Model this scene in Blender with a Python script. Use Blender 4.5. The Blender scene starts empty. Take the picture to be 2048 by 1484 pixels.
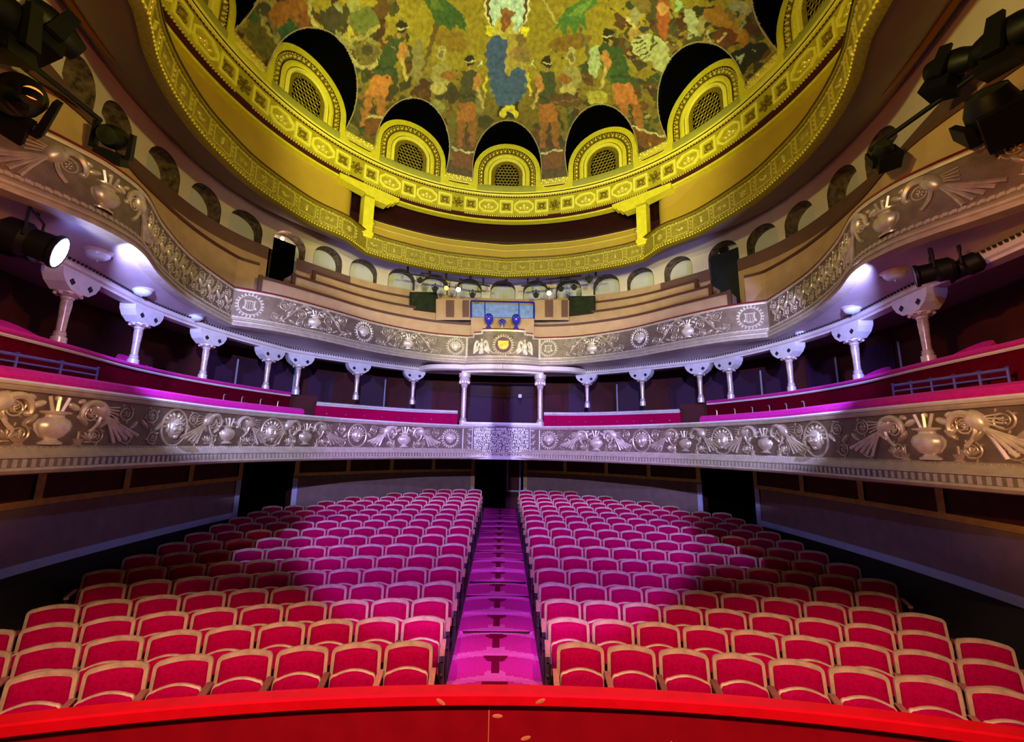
import bpy, math, random
import numpy as np
from mathutils import Matrix, Vector

random.seed(7)
SC = bpy.context.scene
COL = SC.collection
PI = math.pi

# ------------------------------------------------------------------ camera
FPX, PITCH, YAW, ROLL, CAMX = 840.0, 0.17786, 0.0201, 0.0177, 0.03
_F = np.array([math.sin(YAW) * math.cos(PITCH), math.cos(YAW) * math.cos(PITCH), math.sin(PITCH)])
_ri = np.array([math.cos(YAW), -math.sin(YAW), 0.0])
_up = np.cross(_ri, _F)
_R = math.cos(ROLL) * _ri + math.sin(ROLL) * _up
_U = -math.sin(ROLL) * _ri + math.cos(ROLL) * _up
_C = np.array([CAMX, 0.0, 0.0])
cam_d = bpy.data.cameras.new('camera')
cam_d.sensor_fit = 'HORIZONTAL'
cam_d.sensor_width = 36.0
cam_d.lens = FPX / 2048 * 36.0
cam_d.clip_start = 0.05
cam_d.clip_end = 200
cam = bpy.data.objects.new('camera', cam_d)
COL.objects.link(cam)
m = Matrix.Identity(4)
for i in range(3):
    m[i][0], m[i][1], m[i][2], m[i][3] = _R[i], _U[i], -_F[i], _C[i]
cam.matrix_world = m
SC.camera = cam


def ray(px, py):
    return _F + _R * (px - 1024) / FPX - _U * (py - 742) / FPX


def at_z(px, py, z):
    d = ray(px, py)
    return _C + d * z / d[2]


def at_y(px, py, y):
    d = ray(px, py)
    return _C + d * y / d[1]


def project(P):
    d = np.asarray(P, float) - _C
    z = d @ _F
    return 1024 + FPX * (d @ _R) / z, 742 - FPX * (d @ _U) / z


# ------------------------------------------------------------------ world + view
w = bpy.data.worlds.new('world')
SC.world = w
w.use_nodes = True
w.node_tree.nodes['Background'].inputs[0].default_value = (0.55, 0.42, 0.50, 1)
w.node_tree.nodes['Background'].inputs[1].default_value = 0.0
SC.view_settings.view_transform = 'Standard'
SC.view_settings.look = 'None'
SC.view_settings.exposure = 0.0
SC.view_settings.gamma = 1.0
SC.view_settings.use_curve_mapping = False


# ------------------------------------------------------------------ stage lighting (lamps of the theatre, and some added)
def spot(name, loc, target, power, color, cone, blend=0.15, radius=0.03):
    d = bpy.data.lights.new(name, 'SPOT')
    d.energy = power
    d.color = color
    d.spot_size = math.radians(cone)
    d.spot_blend = blend
    d.shadow_soft_size = radius
    o = bpy.data.objects.new(name, d)
    COL.objects.link(o)
    o.location = loc
    o.rotation_euler = (Vector(target) - Vector(loc)).to_track_quat('-Z', 'Y').to_euler()
    return o


LIGHT_TABLE = {}


def lamp(name, loc, target, cone, blend=0.15, radius=0.03):
    rgb = LIGHTS.get(name, (300, 300, 300))
    mx = max(max(rgb), 1e-6)
    return spot(name, loc, target, mx, tuple(c / mx for c in rgb), cone, blend, radius)


# watts per colour channel
LIGHTS = {
    'profile_cool_white': (2850, 2750, 4300),
    'wall_wash': (230, 225, 720), 'wall_wash_right': (230, 225, 720),
    'wash_blue': (2700, 1250, 6600),
    'wash_warm': (1600, 960, 600), 'wash_warm_right': (1600, 960, 600),
    'side_0': (46, 34, 24), 'side_0_right': (46, 34, 24),
    'side_1': (62, 46, 34), 'side_1_right': (62, 46, 34),
    'side_2': (50, 37, 28), 'side_2_right': (50, 37, 28),
    'dome_yellow': (2900, 2800, 760), 'dome_yellow_right': (2900, 2800, 760),
    'dome_flank': (1500, 1380, 300), 'dome_flank_right': (1500, 1380, 300),
    'mural_white': (700, 640, 640),
    'circle_cream': (1350, 1000, 620),
    'amber': (2600, 1250, 130), 'amber_right': (2600, 1250, 130),
    'gallery_amber': (620, 190, 15), 'gallery_amber_right': (620, 190, 15),
    'gallery_grey': (620, 510, 420), 'gallery_grey_right': (620, 510, 420),
    'soffit_blue': (350, 370, 1000), 'soffit_blue_right': (350, 370, 1000),
}
BEAM_CUTS = []          # added plates: (lamp position, aim, elevation of the cut in degrees, +1 = plate above the cut, -1 = below)
# cool white profile on the two balcony fronts (added unseen plates cut it above and below)
S1 = (0.0, -1.5, 2.1)
lamp('profile_cool_white', S1, (0.0, 12.8, 1.2), 68, 0.08, 0.006)
BEAM_CUTS += [(S1, (0, 12), 8.2, 1), (S1, (0, 12), -15.3, -1)]
# lavender washes on the two stalls walls, cut just above the seats
for sg, nm in ((-1, 'wall_wash'), (1, 'wall_wash_right')):
    W1 = (-sg * 3.5, -1.2, 3.0)
    lamp(nm, W1, (sg * 7.0, 8.6, -1.2), 46, 0.4, 0.01)
    BEAM_CUTS.append((W1, (sg * 7.0, 8.6), -20.3, -1))
# blue wash, middle block of the stalls and the aisle
lamp('wash_blue', (0.0, -2.0, 4.6), (0.0, 11.6, -1.75), 39, 0.25, 0.10)
# warm front wash on the pit rail and the first rows, cut behind the third row
for sg, nm in ((-1, 'wash_warm'), (1, 'wash_warm_right')):
    W1 = (sg * 1.4, -0.8, 3.0)
    lamp(nm, W1, (sg * 1.9, 3.9, -2.6), 100, 0.45, 0.02)
    BEAM_CUTS.append((W1, (sg * 1.5, 8.0), -35.5, 1))
# added unseen lamps along the stalls walls, lighting the seat edges across the rows
for sg, nm in ((-1, ''), (1, '_right')):
    for k, (x, y) in enumerate(((6.75, 6.3), (6.95, 8.8), (6.75, 11.2))):
        lamp('side_%d' % k + nm, (sg * x, y, -0.75), (sg * -1.0, y + 1.2, -2.0), 74, 0.5, 0.05)
# yellow wash on dome ring, gallery and mural
lamp('dome_yellow', (-1.2, 0.5, 2.2), (0.0, 12.6, 8.6), 62, 0.4, 0.15)
lamp('dome_yellow_right', (1.2, 0.5, 2.2), (0.0, 12.6, 8.6), 62, 0.4, 0.15)
lamp('dome_flank', (2.2, 1.0, 2.8), (-5.8, 8.0, 7.4), 60, 0.6, 0.15)
lamp('dome_flank_right', (-2.2, 1.0, 2.8), (5.8, 8.0, 7.4), 60, 0.6, 0.15)
lamp('mural_white', (0.0, 1.2, 3.6), (0.0, 8.8, 11.2), 84, 0.6, 0.2)
# cream light that slips under the gallery rim onto the circle
W1 = (0.0, -0.6, 5.2)
lamp('circle_cream', W1, (0.0, 14.0, 4.2), 78, 0.3, 0.006)
BEAM_CUTS += [(W1, (0, 12), 0.7, 1), (W1, (0, 12), -7.3, -1)]
# amber on the box ends beside the stage
lamp('amber', (2.6, -0.4, 1.6), (-5.5, 3.1, 0.9), 34, 0.9, 0.05)
lamp('amber_right', (-2.6, -0.4, 1.6), (5.5, 3.1, 0.9), 34, 0.9, 0.05)
# dim amber glow under the gallery
for sg, nm in ((-1, ''), (1, '_right')):
    lamp('gallery_amber' + nm, (-sg * 1.5, 0.6, 1.4), (sg * 6.0, 4.6, 5.6), 58, 0.9, 0.2)
    lamp('gallery_grey' + nm, (-sg * 1.5, 0.6, 1.2), (sg * 5.9, 11.4, 5.9), 30, 1.0, 0.2)  # added fill lamp in place of light bounced onto soffit and arcade
# blue white fixtures under the circle
LAMP_L = at_z(120, 505, 2.12)
LAMP_R = at_z(1848, 545, 2.15)
lamp('soffit_blue', (LAMP_L[0] + 0.2, LAMP_L[1] + 0.2, 2.12), (-3.6, 12.6, 1.75), 105, 0.3, 0.04)
lamp('soffit_blue_right', (LAMP_R[0] - 0.25, LAMP_R[1] + 0.2, 2.12), (3.6, 12.6, 1.75), 105, 0.3, 0.04)

# ------------------------------------------------------------------ materials
MATS = {}


def mat(name, col, rough=0.6, metal=0.0, var=0.25, scale=6.0, emit=None, bump=0.0, sheen=0.0, spec=0.5, bscale=None):
    if name in MATS:
        return MATS[name]
    M = bpy.data.materials.new(name)
    M.use_nodes = True
    nt = M.node_tree
    b = nt.nodes['Principled BSDF']
    b.inputs['Roughness'].default_value = rough
    b.inputs['Metallic'].default_value = metal
    b.inputs['Specular IOR Level'].default_value = spec
    if name.startswith(('velvet', 'carpet', 'red_')):
        b.inputs['Specular Tint'].default_value = (1.0, 0.05, 0.45, 1)
    if sheen:
        b.inputs['Sheen Weight'].default_value = sheen
        b.inputs['Sheen Roughness'].default_value = 0.4
        b.inputs['Sheen Tint'].default_value = (min(1, col[0] * 1.5 + .1), col[1] + .05, col[2] + .12, 1)
    c4 = (*col, 1)
    b.inputs['Base Color'].default_value = c4
    if var or bump:
        tc = nt.nodes.new('ShaderNodeTexCoord')
        nz = nt.nodes.new('ShaderNodeTexNoise')
        nz.inputs['Scale'].default_value = scale
        nz.inputs['Detail'].default_value = 5
        nt.links.new(tc.outputs['Object'], nz.inputs['Vector'])
        if var:
            cr = nt.nodes.new('ShaderNodeValToRGB')
            cr.color_ramp.elements[0].position = 0.3
            cr.color_ramp.elements[1].position = 0.7
            cr.color_ramp.elements[0].color = (*[x * (1 - var) for x in col], 1)
            cr.color_ramp.elements[1].color = (*[min(1, x * (1 + var)) for x in col], 1)
            nt.links.new(nz.outputs['Fac'], cr.inputs['Fac'])
            nt.links.new(cr.outputs['Color'], b.inputs['Base Color'])
        if bump:
            n2 = nt.nodes.new('ShaderNodeTexNoise')
            n2.inputs['Scale'].default_value = bscale or scale * 5
            n2.inputs['Detail'].default_value = 4
            nt.links.new(tc.outputs['Object'], n2.inputs['Vector'])
            bp = nt.nodes.new('ShaderNodeBump')
            bp.inputs['Strength'].default_value = bump
            bp.inputs['Distance'].default_value = 0.02
            nt.links.new(n2.outputs['Fac'], bp.inputs['Height'])
            nt.links.new(bp.outputs['Normal'], b.inputs['Normal'])
    if emit:
        b.inputs['Emission Color'].default_value = (*emit[:3], 1)
        b.inputs['Emission Strength'].default_value = emit[3]
    MATS[name] = M
    return M


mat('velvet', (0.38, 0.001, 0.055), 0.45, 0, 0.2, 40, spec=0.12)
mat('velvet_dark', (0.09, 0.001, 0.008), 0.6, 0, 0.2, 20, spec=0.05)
mat('wood', (0.50, 0.31, 0.21), 0.42, 0, 0.3, 9)
mat('arm_pad', (0.60, 0.22, 0.20), 0.5, 0, 0.2, 12)
mat('iron', (0.05, 0.03, 0.045), 0.45, 0.3, 0.2, 8)
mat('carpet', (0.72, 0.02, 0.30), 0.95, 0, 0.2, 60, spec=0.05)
mat('carpet_lit', (0.90, 0.10, 0.46), 0.95, 0, 0.2, 60, spec=0.05)  # paler band: light caught by each tread, put into the colour
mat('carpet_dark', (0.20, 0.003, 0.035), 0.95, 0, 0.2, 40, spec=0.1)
mat('red_paint', (0.78, 0.004, 0.012), 0.35, 0, 0.1, 5)
mat('floor_dark', (0.05, 0.006, 0.012), 0.9, 0, 0.2, 9)
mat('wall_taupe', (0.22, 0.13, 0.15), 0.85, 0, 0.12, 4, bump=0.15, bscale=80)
mat('dado_dark', (0.012, 0.008, 0.010), 0.8, 0, 0.2, 4)
mat('trim_light', (0.40, 0.44, 0.78), 0.5, 0, 0.06, 8)
mat('gold_trim', (0.45, 0.25, 0.05), 0.5, 0.1, 0.2, 8)
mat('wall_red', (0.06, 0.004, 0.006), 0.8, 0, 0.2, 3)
mat('panel_purple', (0.035, 0.003, 0.035), 0.7, 0, 0.2, 3)
mat('bronze', (0.165, 0.115, 0.08), 0.5, 0.25, 0.25, 7, bump=0.25, bscale=60)
mat('relief', (0.54, 0.45, 0.33), 0.36, 0.45, 0.25, 9)
mat('relief_bright', (0.76, 0.68, 0.54), 0.35, 0.35, 0.2, 9)
mat('moulding', (0.46, 0.39, 0.30), 0.42, 0.2, 0.15, 9)
mat('rail_cream', (0.72, 0.68, 0.66), 0.3, 0, 0.1, 9)
mat('rail_red', (0.16, 0.01, 0.015), 0.4, 0, 0.2, 9)
mat('velvet_pink', (0.55, 0.015, 0.28), 0.6, 0, 0.15, 20, sheen=0.6)
mat('soffit_cream', (0.52, 0.42, 0.42), 0.45, 0, 0.08, 3)
mat('beam_cream', (0.66, 0.60, 0.58), 0.5, 0, 0.08, 6)
mat('soffit_brown', (0.34, 0.25, 0.20), 0.8, 0, 0.06, 2)
mat('wall_cream', (0.60, 0.50, 0.42), 0.8, 0, 0.06, 3)
mat('niche_back', (0.52, 0.50, 0.52), 0.8, 0, 0.05, 3)
mat('tan', (0.40, 0.25, 0.15), 0.8, 0, 0.1, 4)
mat('brown_dado', (0.115, 0.055, 0.045), 0.8, 0, 0.1, 4)
mat('brown_edge', (0.07, 0.02, 0.015), 0.6, 0, 0.1, 4)
mat('black', (0.0012, 0.0012, 0.0012), 0.9, 0, 0.0, spec=0.0)
mat('black_metal', (0.004, 0.004, 0.005), 0.5, 0.1, 0.2, 20, spec=0.3)
mat('column', (0.60, 0.46, 0.40), 0.22, 0.25, 0.25, 14)
mat('capital', (0.72, 0.64, 0.58), 0.3, 0.3, 0.15, 14)
mat('bracket', (0.62, 0.60, 0.64), 0.5, 0, 0.08, 8)
mat('lamp_glass', (0.60, 0.68, 0.80), 0.15, 0, 0.05, 8)
mat('chrome', (0.75, 0.75, 0.8), 0.15, 0.9, 0.0)
mat('gold', (0.70, 0.63, 0.03), 0.42, 0.1, 0.10, 8)
mat('gold_bright', (0.86, 0.80, 0.10), 0.35, 0.1, 0.06, 8)
mat('gold_deep', (0.24, 0.18, 0.012), 0.36, 0.4, 0.3, 25, bump=0.4, bscale=70)
mat('gold_shiny', (0.90, 0.80, 0.16), 0.26, 0.5, 0.1, 12)
mat('gold_mid', (0.46, 0.40, 0.02), 0.45, 0.2, 0.15, 12)
mat('gallery_frame', (0.50, 0.42, 0.07), 0.4, 0.2, 0.15, 12)
mat('gallery_gold', (0.27, 0.215, 0.03), 0.45, 0.2, 0.25, 18, bump=0.35, bscale=60)
mat('amber_wall', (0.40, 0.26, 0.03), 0.7, 0, 0.05, 3)
mat('olive_sill', (0.36, 0.36, 0.06), 0.6, 0, 0.08, 6)
mat('maroon', (0.05, 0.008, 0.006), 0.45, 0, 0.2, 6)
mat('glass_dark', (0.02, 0.028, 0.015), 0.12, 0, 0.3, 6)
mat('blue_gloss', (0.03, 0.03, 0.45), 0.2, 0.2, 0.1, 6)
mat('booth_glow', (0.1, 0.16, 0.3), 0.3, 0, 0.4, 7, emit=(0.20, 0.33, 0.75, 0.35))
mat('door_blue', (0.004, 0.008, 0.014), 0.5, 0, 0.2, 4)
mat('bulb', (1, 0.9, 0.8), 0.4, 0, 0, emit=(1.0, 0.75, 0.5, 12))
mat('lens_blue', (0.6, 0.7, 1), 0.3, 0, 0, emit=(0.75, 0.82, 1.0, 30))
mat('bulb_amber', (1, 0.5, 0.2), 0.4, 0, 0, emit=(1.0, 0.30, 0.05, 1.2))
mat('pipe_blue', (0.12, 0.12, 0.55), 0.3, 0.3, 0.1, 9)


# ------------------------------------------------------------------ mesh builder
class MB:
    def __init__(s):
        s.V, s.F, s.M, s.n = [], [], [], 0

    def add(s, V, F, mi=0):
        V = np.asarray(V, float).reshape(-1, 3)
        s.V.append(V)
        o = s.n
        for f in F:
            s.F.append(tuple(int(i) + o for i in f))
        s.M += [mi] * len(F)
        s.n += len(V)
        return s

    def grid(s, P, cu=False, cv=False, mi=0, flip=False):
        P = np.asarray(P, float)
        a, b = P.shape[:2]
        F = []
        for i in range(a if cu else a - 1):
            for j in range(b if cv else b - 1):
                q = (i * b + j, ((i + 1) % a) * b + j, ((i + 1) % a) * b + (j + 1) % b, i * b + (j + 1) % b)
                F.append(q[::-1] if flip else q)
        return s.add(P.reshape(-1, 3), F, mi)

    def box(s, c, size, rz=0.0, mi=0, taper=1.0):
        x, y, z = [v / 2 for v in size]
        V = np.array([(-x, -y, -z), (x, -y, -z), (x, y, -z), (-x, y, -z),
                      (-x * taper, -y * taper, z), (x * taper, -y * taper, z), (x * taper, y * taper, z), (-x * taper, y * taper, z)])
        ca, sa = math.cos(rz), math.sin(rz)
        V = np.c_[V[:, 0] * ca - V[:, 1] * sa, V[:, 0] * sa + V[:, 1] * ca, V[:, 2]] + np.array(c)
        return s.add(V, [(3, 2, 1, 0), (4, 5, 6, 7), (0, 1, 5, 4), (1, 2, 6, 5), (2, 3, 7, 6), (3, 0, 4, 7)], mi)

    def tube(s, path, r, n=6, closed=False, mi=0, caps=True):
        P = np.asarray(path, float)
        k = len(P)
        rr = np.broadcast_to(np.asarray(r, float), (k,))
        T = np.roll(P, -1, 0) - np.roll(P, 1, 0) if closed else np.gradient(P, axis=0)
        T = T / (np.linalg.norm(T, axis=1, keepdims=True) + 1e-12)
        ref = np.array([0, 0, 1.0]) if abs(T[0, 2]) < 0.9 else np.array([1.0, 0, 0])
        rings = []
        prev = ref
        for i in range(k):
            nrm = prev - T[i] * (prev @ T[i])
            l = np.linalg.norm(nrm)
            nrm = nrm / l if l > 1e-6 else np.array([1.0, 0, 0])
            bi = np.cross(T[i], nrm)
            prev = nrm
            a = np.arange(n) * 2 * PI / n
            rings.append(P[i] + rr[i] * (np.outer(np.cos(a), nrm) + np.outer(np.sin(a), bi)))
        s.grid(np.array(rings), cu=closed, cv=True, mi=mi)
        if caps and not closed:
            o = s.n - k * n
            s.F.append(tuple(o + i for i in range(n)))
            s.F.append(tuple(o + (k - 1) * n + n - 1 - i for i in range(n)))
            s.M += [mi, mi]
        return s

    def lathe(s, prof, c=(0, 0, 0), n=16, mi=0, M=None):
        a = np.arange(n) * 2 * PI / n
        P = np.array([[(r * math.cos(t), r * math.sin(t), z) for t in a] for r, z in prof])
        if M is not None:
            P = P @ np.asarray(M).T
        return s.grid(P + np.array(c), cv=True, mi=mi)

    def ball(s, c, r, n=10, m=6, mi=0, M=None):
        rx, ry, rz = (r, r, r) if np.isscalar(r) else r
        P = np.array([[(rx * math.sin(p) * math.cos(t), ry * math.sin(p) * math.sin(t), -rz * math.cos(p))
                       for t in np.arange(n) * 2 * PI / n] for p in np.linspace(0.02, PI - 0.02, m + 1)])
        if M is not None:
            P = P @ np.asarray(M).T
        return s.grid(P + np.array(c), cv=True, mi=mi)

    def prism(s, outline, axis_pt, axis, mi=0):
        """outline: (n,3) polygon, extruded along vector axis"""
        A = np.asarray(outline, float) + np.asarray(axis_pt, float)
        B = A + np.asarray(axis, float)
        n = len(A)
        F = [tuple(range(n))[::-1], tuple(range(n, 2 * n))]
        F += [(i, (i + 1) % n, n + (i + 1) % n, n + i) for i in range(n)]
        return s.add(np.r_[A, B], F, mi)

    def build(s, name, mats, parent=None, loc=None, smooth=True, ang=35):
        me = bpy.data.meshes.new(name)
        V = np.concatenate(s.V) if s.V else np.zeros((0, 3))
        if loc is not None:
            V = V - np.asarray(loc)
        me.from_pydata(V.tolist(), [], s.F)
        if isinstance(mats, str):
            mats = [mats]
        for k in mats:
            me.materials.append(MATS[k])
        if len(mats) > 1:
            me.polygons.foreach_set('material_index', s.M)
        if smooth:
            me.polygons.foreach_set('use_smooth', [True] * len(me.polygons))
            me.set_sharp_from_angle(angle=math.radians(ang))
        me.update()
        o = bpy.data.objects.new(name, me)
        COL.objects.link(o)
        if parent is not None:
            o.parent = parent
        elif loc is not None:
            o.location = loc
        return o


def tag(o, label=None, cat=None, group=None, kind=None):
    if label:
        o['label'] = label
    if cat:
        o['category'] = cat
    if group:
        o['group'] = group
    if kind:
        o['kind'] = kind
    return o


def thing(name, label, cat, loc=(0, 0, 0), rz=0.0, group=None):
    o = bpy.data.objects.new(name, None)
    o.empty_display_size = 0.1
    COL.objects.link(o)
    o.location = loc
    o.rotation_euler = (0, 0, rz)
    return tag(o, label, cat, group)


def struct(name, mb, mats, **k):
    return tag(mb.build(name, mats, **k), kind='structure')


def dup(root, loc, rz, label=None, group=None):
    r = root.copy()
    COL.objects.link(r)
    r.location = loc
    r.rotation_euler = (0, 0, rz)
    if label:
        r['label'] = label
    if group:
        r['group'] = group
    for ch in list(root.children):
        c = ch.copy()
        COL.objects.link(c)
        c.parent = r
        for g in list(ch.children):
            d = g.copy()
            COL.objects.link(d)
            d.parent = c
    return r


# ------------------------------------------------------------------ plan curves (metres, hall axis = +Y)
def spline(pts, n=14):
    P = np.array(pts, float)
    P = np.r_[[2 * P[0] - P[1]], P, [2 * P[-1] - P[-2]]]
    out = []
    for i in range(1, len(P) - 2):
        p0, p1, p2, p3 = P[i - 1:i + 3]
        for t in np.arange(n) / n:
            out.append(0.5 * (2 * p1 + (p2 - p0) * t + (2 * p0 - 5 * p1 + 4 * p2 - p3) * t * t + (3 * p1 - p0 - 3 * p2 + p3) * t ** 3))
    out.append(P[-2])
    return np.array(out)


class Curve:
    """plan polyline from the left end to the right end; n points towards the middle of the hall"""

    def __init__(s, P):
        P = np.asarray(P, float)
        keep = np.r_[True, np.linalg.norm(np.diff(P, axis=0), axis=1) > 1e-6]
        P = P[keep]
        s.P = P
        s.s = np.r_[0, np.cumsum(np.linalg.norm(np.diff(P, axis=0), axis=1))]
        s.L = s.s[-1]
        T = np.gradient(P, axis=0)
        T /= np.linalg.norm(T, axis=1, keepdims=True)
        s.T = T
        s.N = np.c_[T[:, 1], -T[:, 0]]
        s.mid = float(s.s[np.argmin(np.abs(P[:, 0]))])

    def at(s, q):
        q = np.asarray(q, float)
        p = np.stack([np.interp(q, s.s, s.P[:, 0]), np.interp(q, s.s, s.P[:, 1])], -1)
        n = np.stack([np.interp(q, s.s, s.N[:, 0]), np.interp(q, s.s, s.N[:, 1])], -1)
        n /= np.linalg.norm(n, axis=-1, keepdims=True)
        return p, n

    def xyz(s, q, d, z):
        p, n = s.at(q)
        p = p + n * np.asarray(d, float)[..., None]
        return np.concatenate([p, np.broadcast_to(np.asarray(z, float), p.shape[:-1])[..., None]], -1)

    def map(s, V):
        V = np.asarray(V, float)
        return s.xyz(V[:, 0], V[:, 2], V[:, 1])

    def s_at_px(s, px, z):
        q = np.linspace(0, s.L, 2000)
        P = s.xyz(q, np.zeros(2000), z)
        ok = (P - _C) @ _F > 0.5
        x = np.where(ok, np.array([project(p)[0] for p in P]), 1e9)
        return float(q[np.argmin(np.abs(x - px))])

    def rz(s, q):
        n = s.at(q)[1]
        return math.atan2(n[1], n[0]) + PI / 2     # local -Y faces the hall

    def samples(s, s0=None, s1=None, step=0.12):
        s0 = 0 if s0 is None else s0
        s1 = s.L if s1 is None else s1
        k = max(2, int(abs(s1 - s0) / step) + 1)
        q = np.linspace(s0, s1, k)
        inner = s.s[(s.s > s0 + 1e-4) & (s.s < s1 - 1e-4)]
        return q if len(inner) > 4000 else q


def mirror(P):
    P = np.asarray(P, float)
    Q = P[::-1] * np.array([-1, 1])
    return np.r_[P, Q[1:] if abs(P[-1, 0]) < 1e-6 else Q]


def sweep(mb, cv, prof, s0=None, s1=None, step=0.12, mi=0, flip=False):
    q = cv.samples(s0, s1, step)
    P = np.stack([cv.xyz(q, np.full(len(q), d), z) for d, z in prof], 1)
    return mb.grid(P, mi=mi, flip=flip)


def loft(mb, ca, za, cb, zb, da=0.0, db=0.0, u0=0.0, u1=1.0, n=160, m=1, mi=0, bulge=None):
    u = np.linspace(u0, u1, n)
    A = ca.xyz(u * ca.L, np.full(n, da), za)
    B = cb.xyz(u * cb.L, np.full(n, db), zb)
    rows = []
    for j in range(m + 1):
        t = j / m
        R_ = A * (1 - t) + B * t
        if bulge:
            R_[:, 2] += bulge * math.sin(PI * t)
        rows.append(R_)
    return mb.grid(np.array(rows), mi=mi)


B1 = Curve(mirror(spline([(-5.55, 1.9), (-5.32, 3.0), (-5.2, 4.2), (-5.12, 5.4), (-5.1, 6.55), (-5.03, 7.7), (-4.6, 9.0), (-3.75, 10.5), (-2.5, 11.85), (-1.15, 12.62), (0, 12.78)])))
_b2s = spline([(-6.1, 2.2), (-5.5, 3.4), (-5.22, 4.08), (-5.06, 4.43), (-4.95, 4.83), (-5.01, 5.4), (-5.41, 6.22), (-5.77, 7.22), (-5.93, 8.08), (-6.02, 9.02)])
_b2f = spline([(-6.02, 9.02), (-5.3, 9.48), (-4.5, 10.38), (-3.55, 11.58), (-2.3, 12.5), (-1.14, 12.82)])
_b2c = spline([(-1.14, 12.82), (-0.6, 12.66), (0, 12.6)])
B2 = Curve(mirror(np.r_[_b2s, _b2f[1:], _b2c[1:]]))
_g3s = spline([(-4.3, 3.3), (-4.65, 4.45), (-4.81, 4.78), (-5.11, 5.29), (-5.35, 5.93), (-5.51, 6.71), (-5.53, 7.44), (-5.42, 8.41), (-4.92, 9.73), (-4.32, 10.5), (-4.14, 10.95), (-4.02, 11.38)])
_g3c = spline([(-4.02, 11.38), (-3.34, 11.87), (-1.92, 12.54), (0, 12.9)])
G3 = Curve(mirror(np.r_[_g3s, _g3c[1:]]))
REAR = Curve(mirror(spline([(-6.0, 2.4), (-6.3, 4.2), (-6.75, 5.75), (-7.05, 6.8), (-7.18, 8.03), (-7.18, 9.27), (-6.89, 10.38), (-6.24, 11.43), (-5.47, 12.36), (-4.69, 13.17), (-3.65, 13.82), (-1.9, 14.45), (0, 14.66)])))
COLS = Curve(mirror(spline([(-5.75, 3.0), (-6.0, 4.4), (-6.21, 5.86), (-6.5, 7.4), (-6.4, 9.0), (-5.92, 10.56), (-5.5, 11.3), (-4.27, 12.4), (-2.85, 13.4), (-1.3, 13.75), (0, 13.85)])))
BACK1 = Curve(mirror(spline([(-6.6, 2.4), (-7.2, 4.2), (-7.75, 5.75), (-8.1, 7.4), (-8.1, 9.4), (-7.6, 11.2), (-6.6, 12.8), (-5.0, 14.3), (-2.8, 15.3), (0, 15.6)])))
STALL = Curve(mirror(spline([(-6.2, 2.0), (-6.45, 3.6), (-6.8, 5.2), (-7.05, 7.0), (-7.12, 9.0), (-7.0, 11.3), (-6.65, 12.7), (-6.1, 13.5), (-5.25, 14.35), (-4.15, 15.5), (-2.75, 16.45), (-1.2, 17.2), (0, 17.3)])))
RC, RR = 6.7, 6.15       # dome ring centre (Y) and radius


def ring_curve(r, a0=-128, a1=128, n=260):
    a = np.radians(np.linspace(a0, a1, n))
    return Curve(np.c_[r * np.sin(a), RC + r * np.cos(a)])
# ------------------------------------------------------------------ stalls floor
ROW_Y = [5.07 + 0.68 * i for i in range(17)]
ROW_Z = [-2.113, -2.113, -2.12, -2.11, -2.07, -2.03, -1.976, -1.927, -1.88, -1.835, -1.80, -1.77, -1.733, -1.697, -1.663, -1.62, -1.563]
SEAT_H = 0.86
YC0 = -7.53


def wall_x(y):
    k = len(STALL.P) // 2 + 1
    return np.interp(y, STALL.P[:k, 1], -STALL.P[:k, 0])


def floor_z(rho):
    rho = np.asarray(rho, float)
    i = np.clip(np.floor((rho - 5.07 + 0.40) / 0.68).astype(int), 0, 16)
    return np.array(ROW_Z)[i] - SEAT_H


mb = MB()
edges = [1.6, 3.0]
for i in range(17):
    e = 5.07 + 0.68 * i - 0.40
    edges += [e - 0.003, e + 0.003]
edges.append(17.9)
rows = []
for rho in edges:
    r = rho - YC0
    best = 0.0
    for a in np.linspace(0, 0.8, 400):
        x, y = r * math.sin(a), YC0 + r * math.cos(a)
        if y > 1.2 and x < (wall_x(y) if y < 17.3 else 0) - 0.01:
            best = a
        elif best > 0:
            break
    a = np.linspace(-max(best, 0.03), max(best, 0.03), 41)
    rows.append(np.c_[r * np.sin(a), YC0 + r * np.cos(a), np.full(41, float(floor_z(rho)))])
mb.grid(np.array(rows))
struct('floor', mb, 'floor_dark', smooth=False)

# aisle carpet with dark marks and painted-in lit treads, one per step
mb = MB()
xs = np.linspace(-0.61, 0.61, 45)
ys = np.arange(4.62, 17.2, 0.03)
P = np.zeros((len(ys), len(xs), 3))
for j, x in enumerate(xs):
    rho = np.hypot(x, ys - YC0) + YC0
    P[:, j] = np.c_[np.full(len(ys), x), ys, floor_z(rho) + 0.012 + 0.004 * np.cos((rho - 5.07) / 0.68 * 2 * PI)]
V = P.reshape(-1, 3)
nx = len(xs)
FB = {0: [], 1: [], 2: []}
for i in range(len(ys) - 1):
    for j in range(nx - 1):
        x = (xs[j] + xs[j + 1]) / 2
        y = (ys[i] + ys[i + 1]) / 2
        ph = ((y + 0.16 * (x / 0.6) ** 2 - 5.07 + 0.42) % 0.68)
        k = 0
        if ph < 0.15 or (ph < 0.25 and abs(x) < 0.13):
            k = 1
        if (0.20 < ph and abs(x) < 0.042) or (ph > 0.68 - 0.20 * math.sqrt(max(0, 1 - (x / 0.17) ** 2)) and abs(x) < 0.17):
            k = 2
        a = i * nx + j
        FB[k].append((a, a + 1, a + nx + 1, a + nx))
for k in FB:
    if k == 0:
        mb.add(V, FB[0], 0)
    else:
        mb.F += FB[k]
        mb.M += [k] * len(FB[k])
tag(mb.build('aisle_carpet', ['carpet', 'carpet_lit', 'carpet_dark']), 'magenta stepped carpet runner with dark mushroom shaped marks down the middle aisle', 'carpet')

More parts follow.
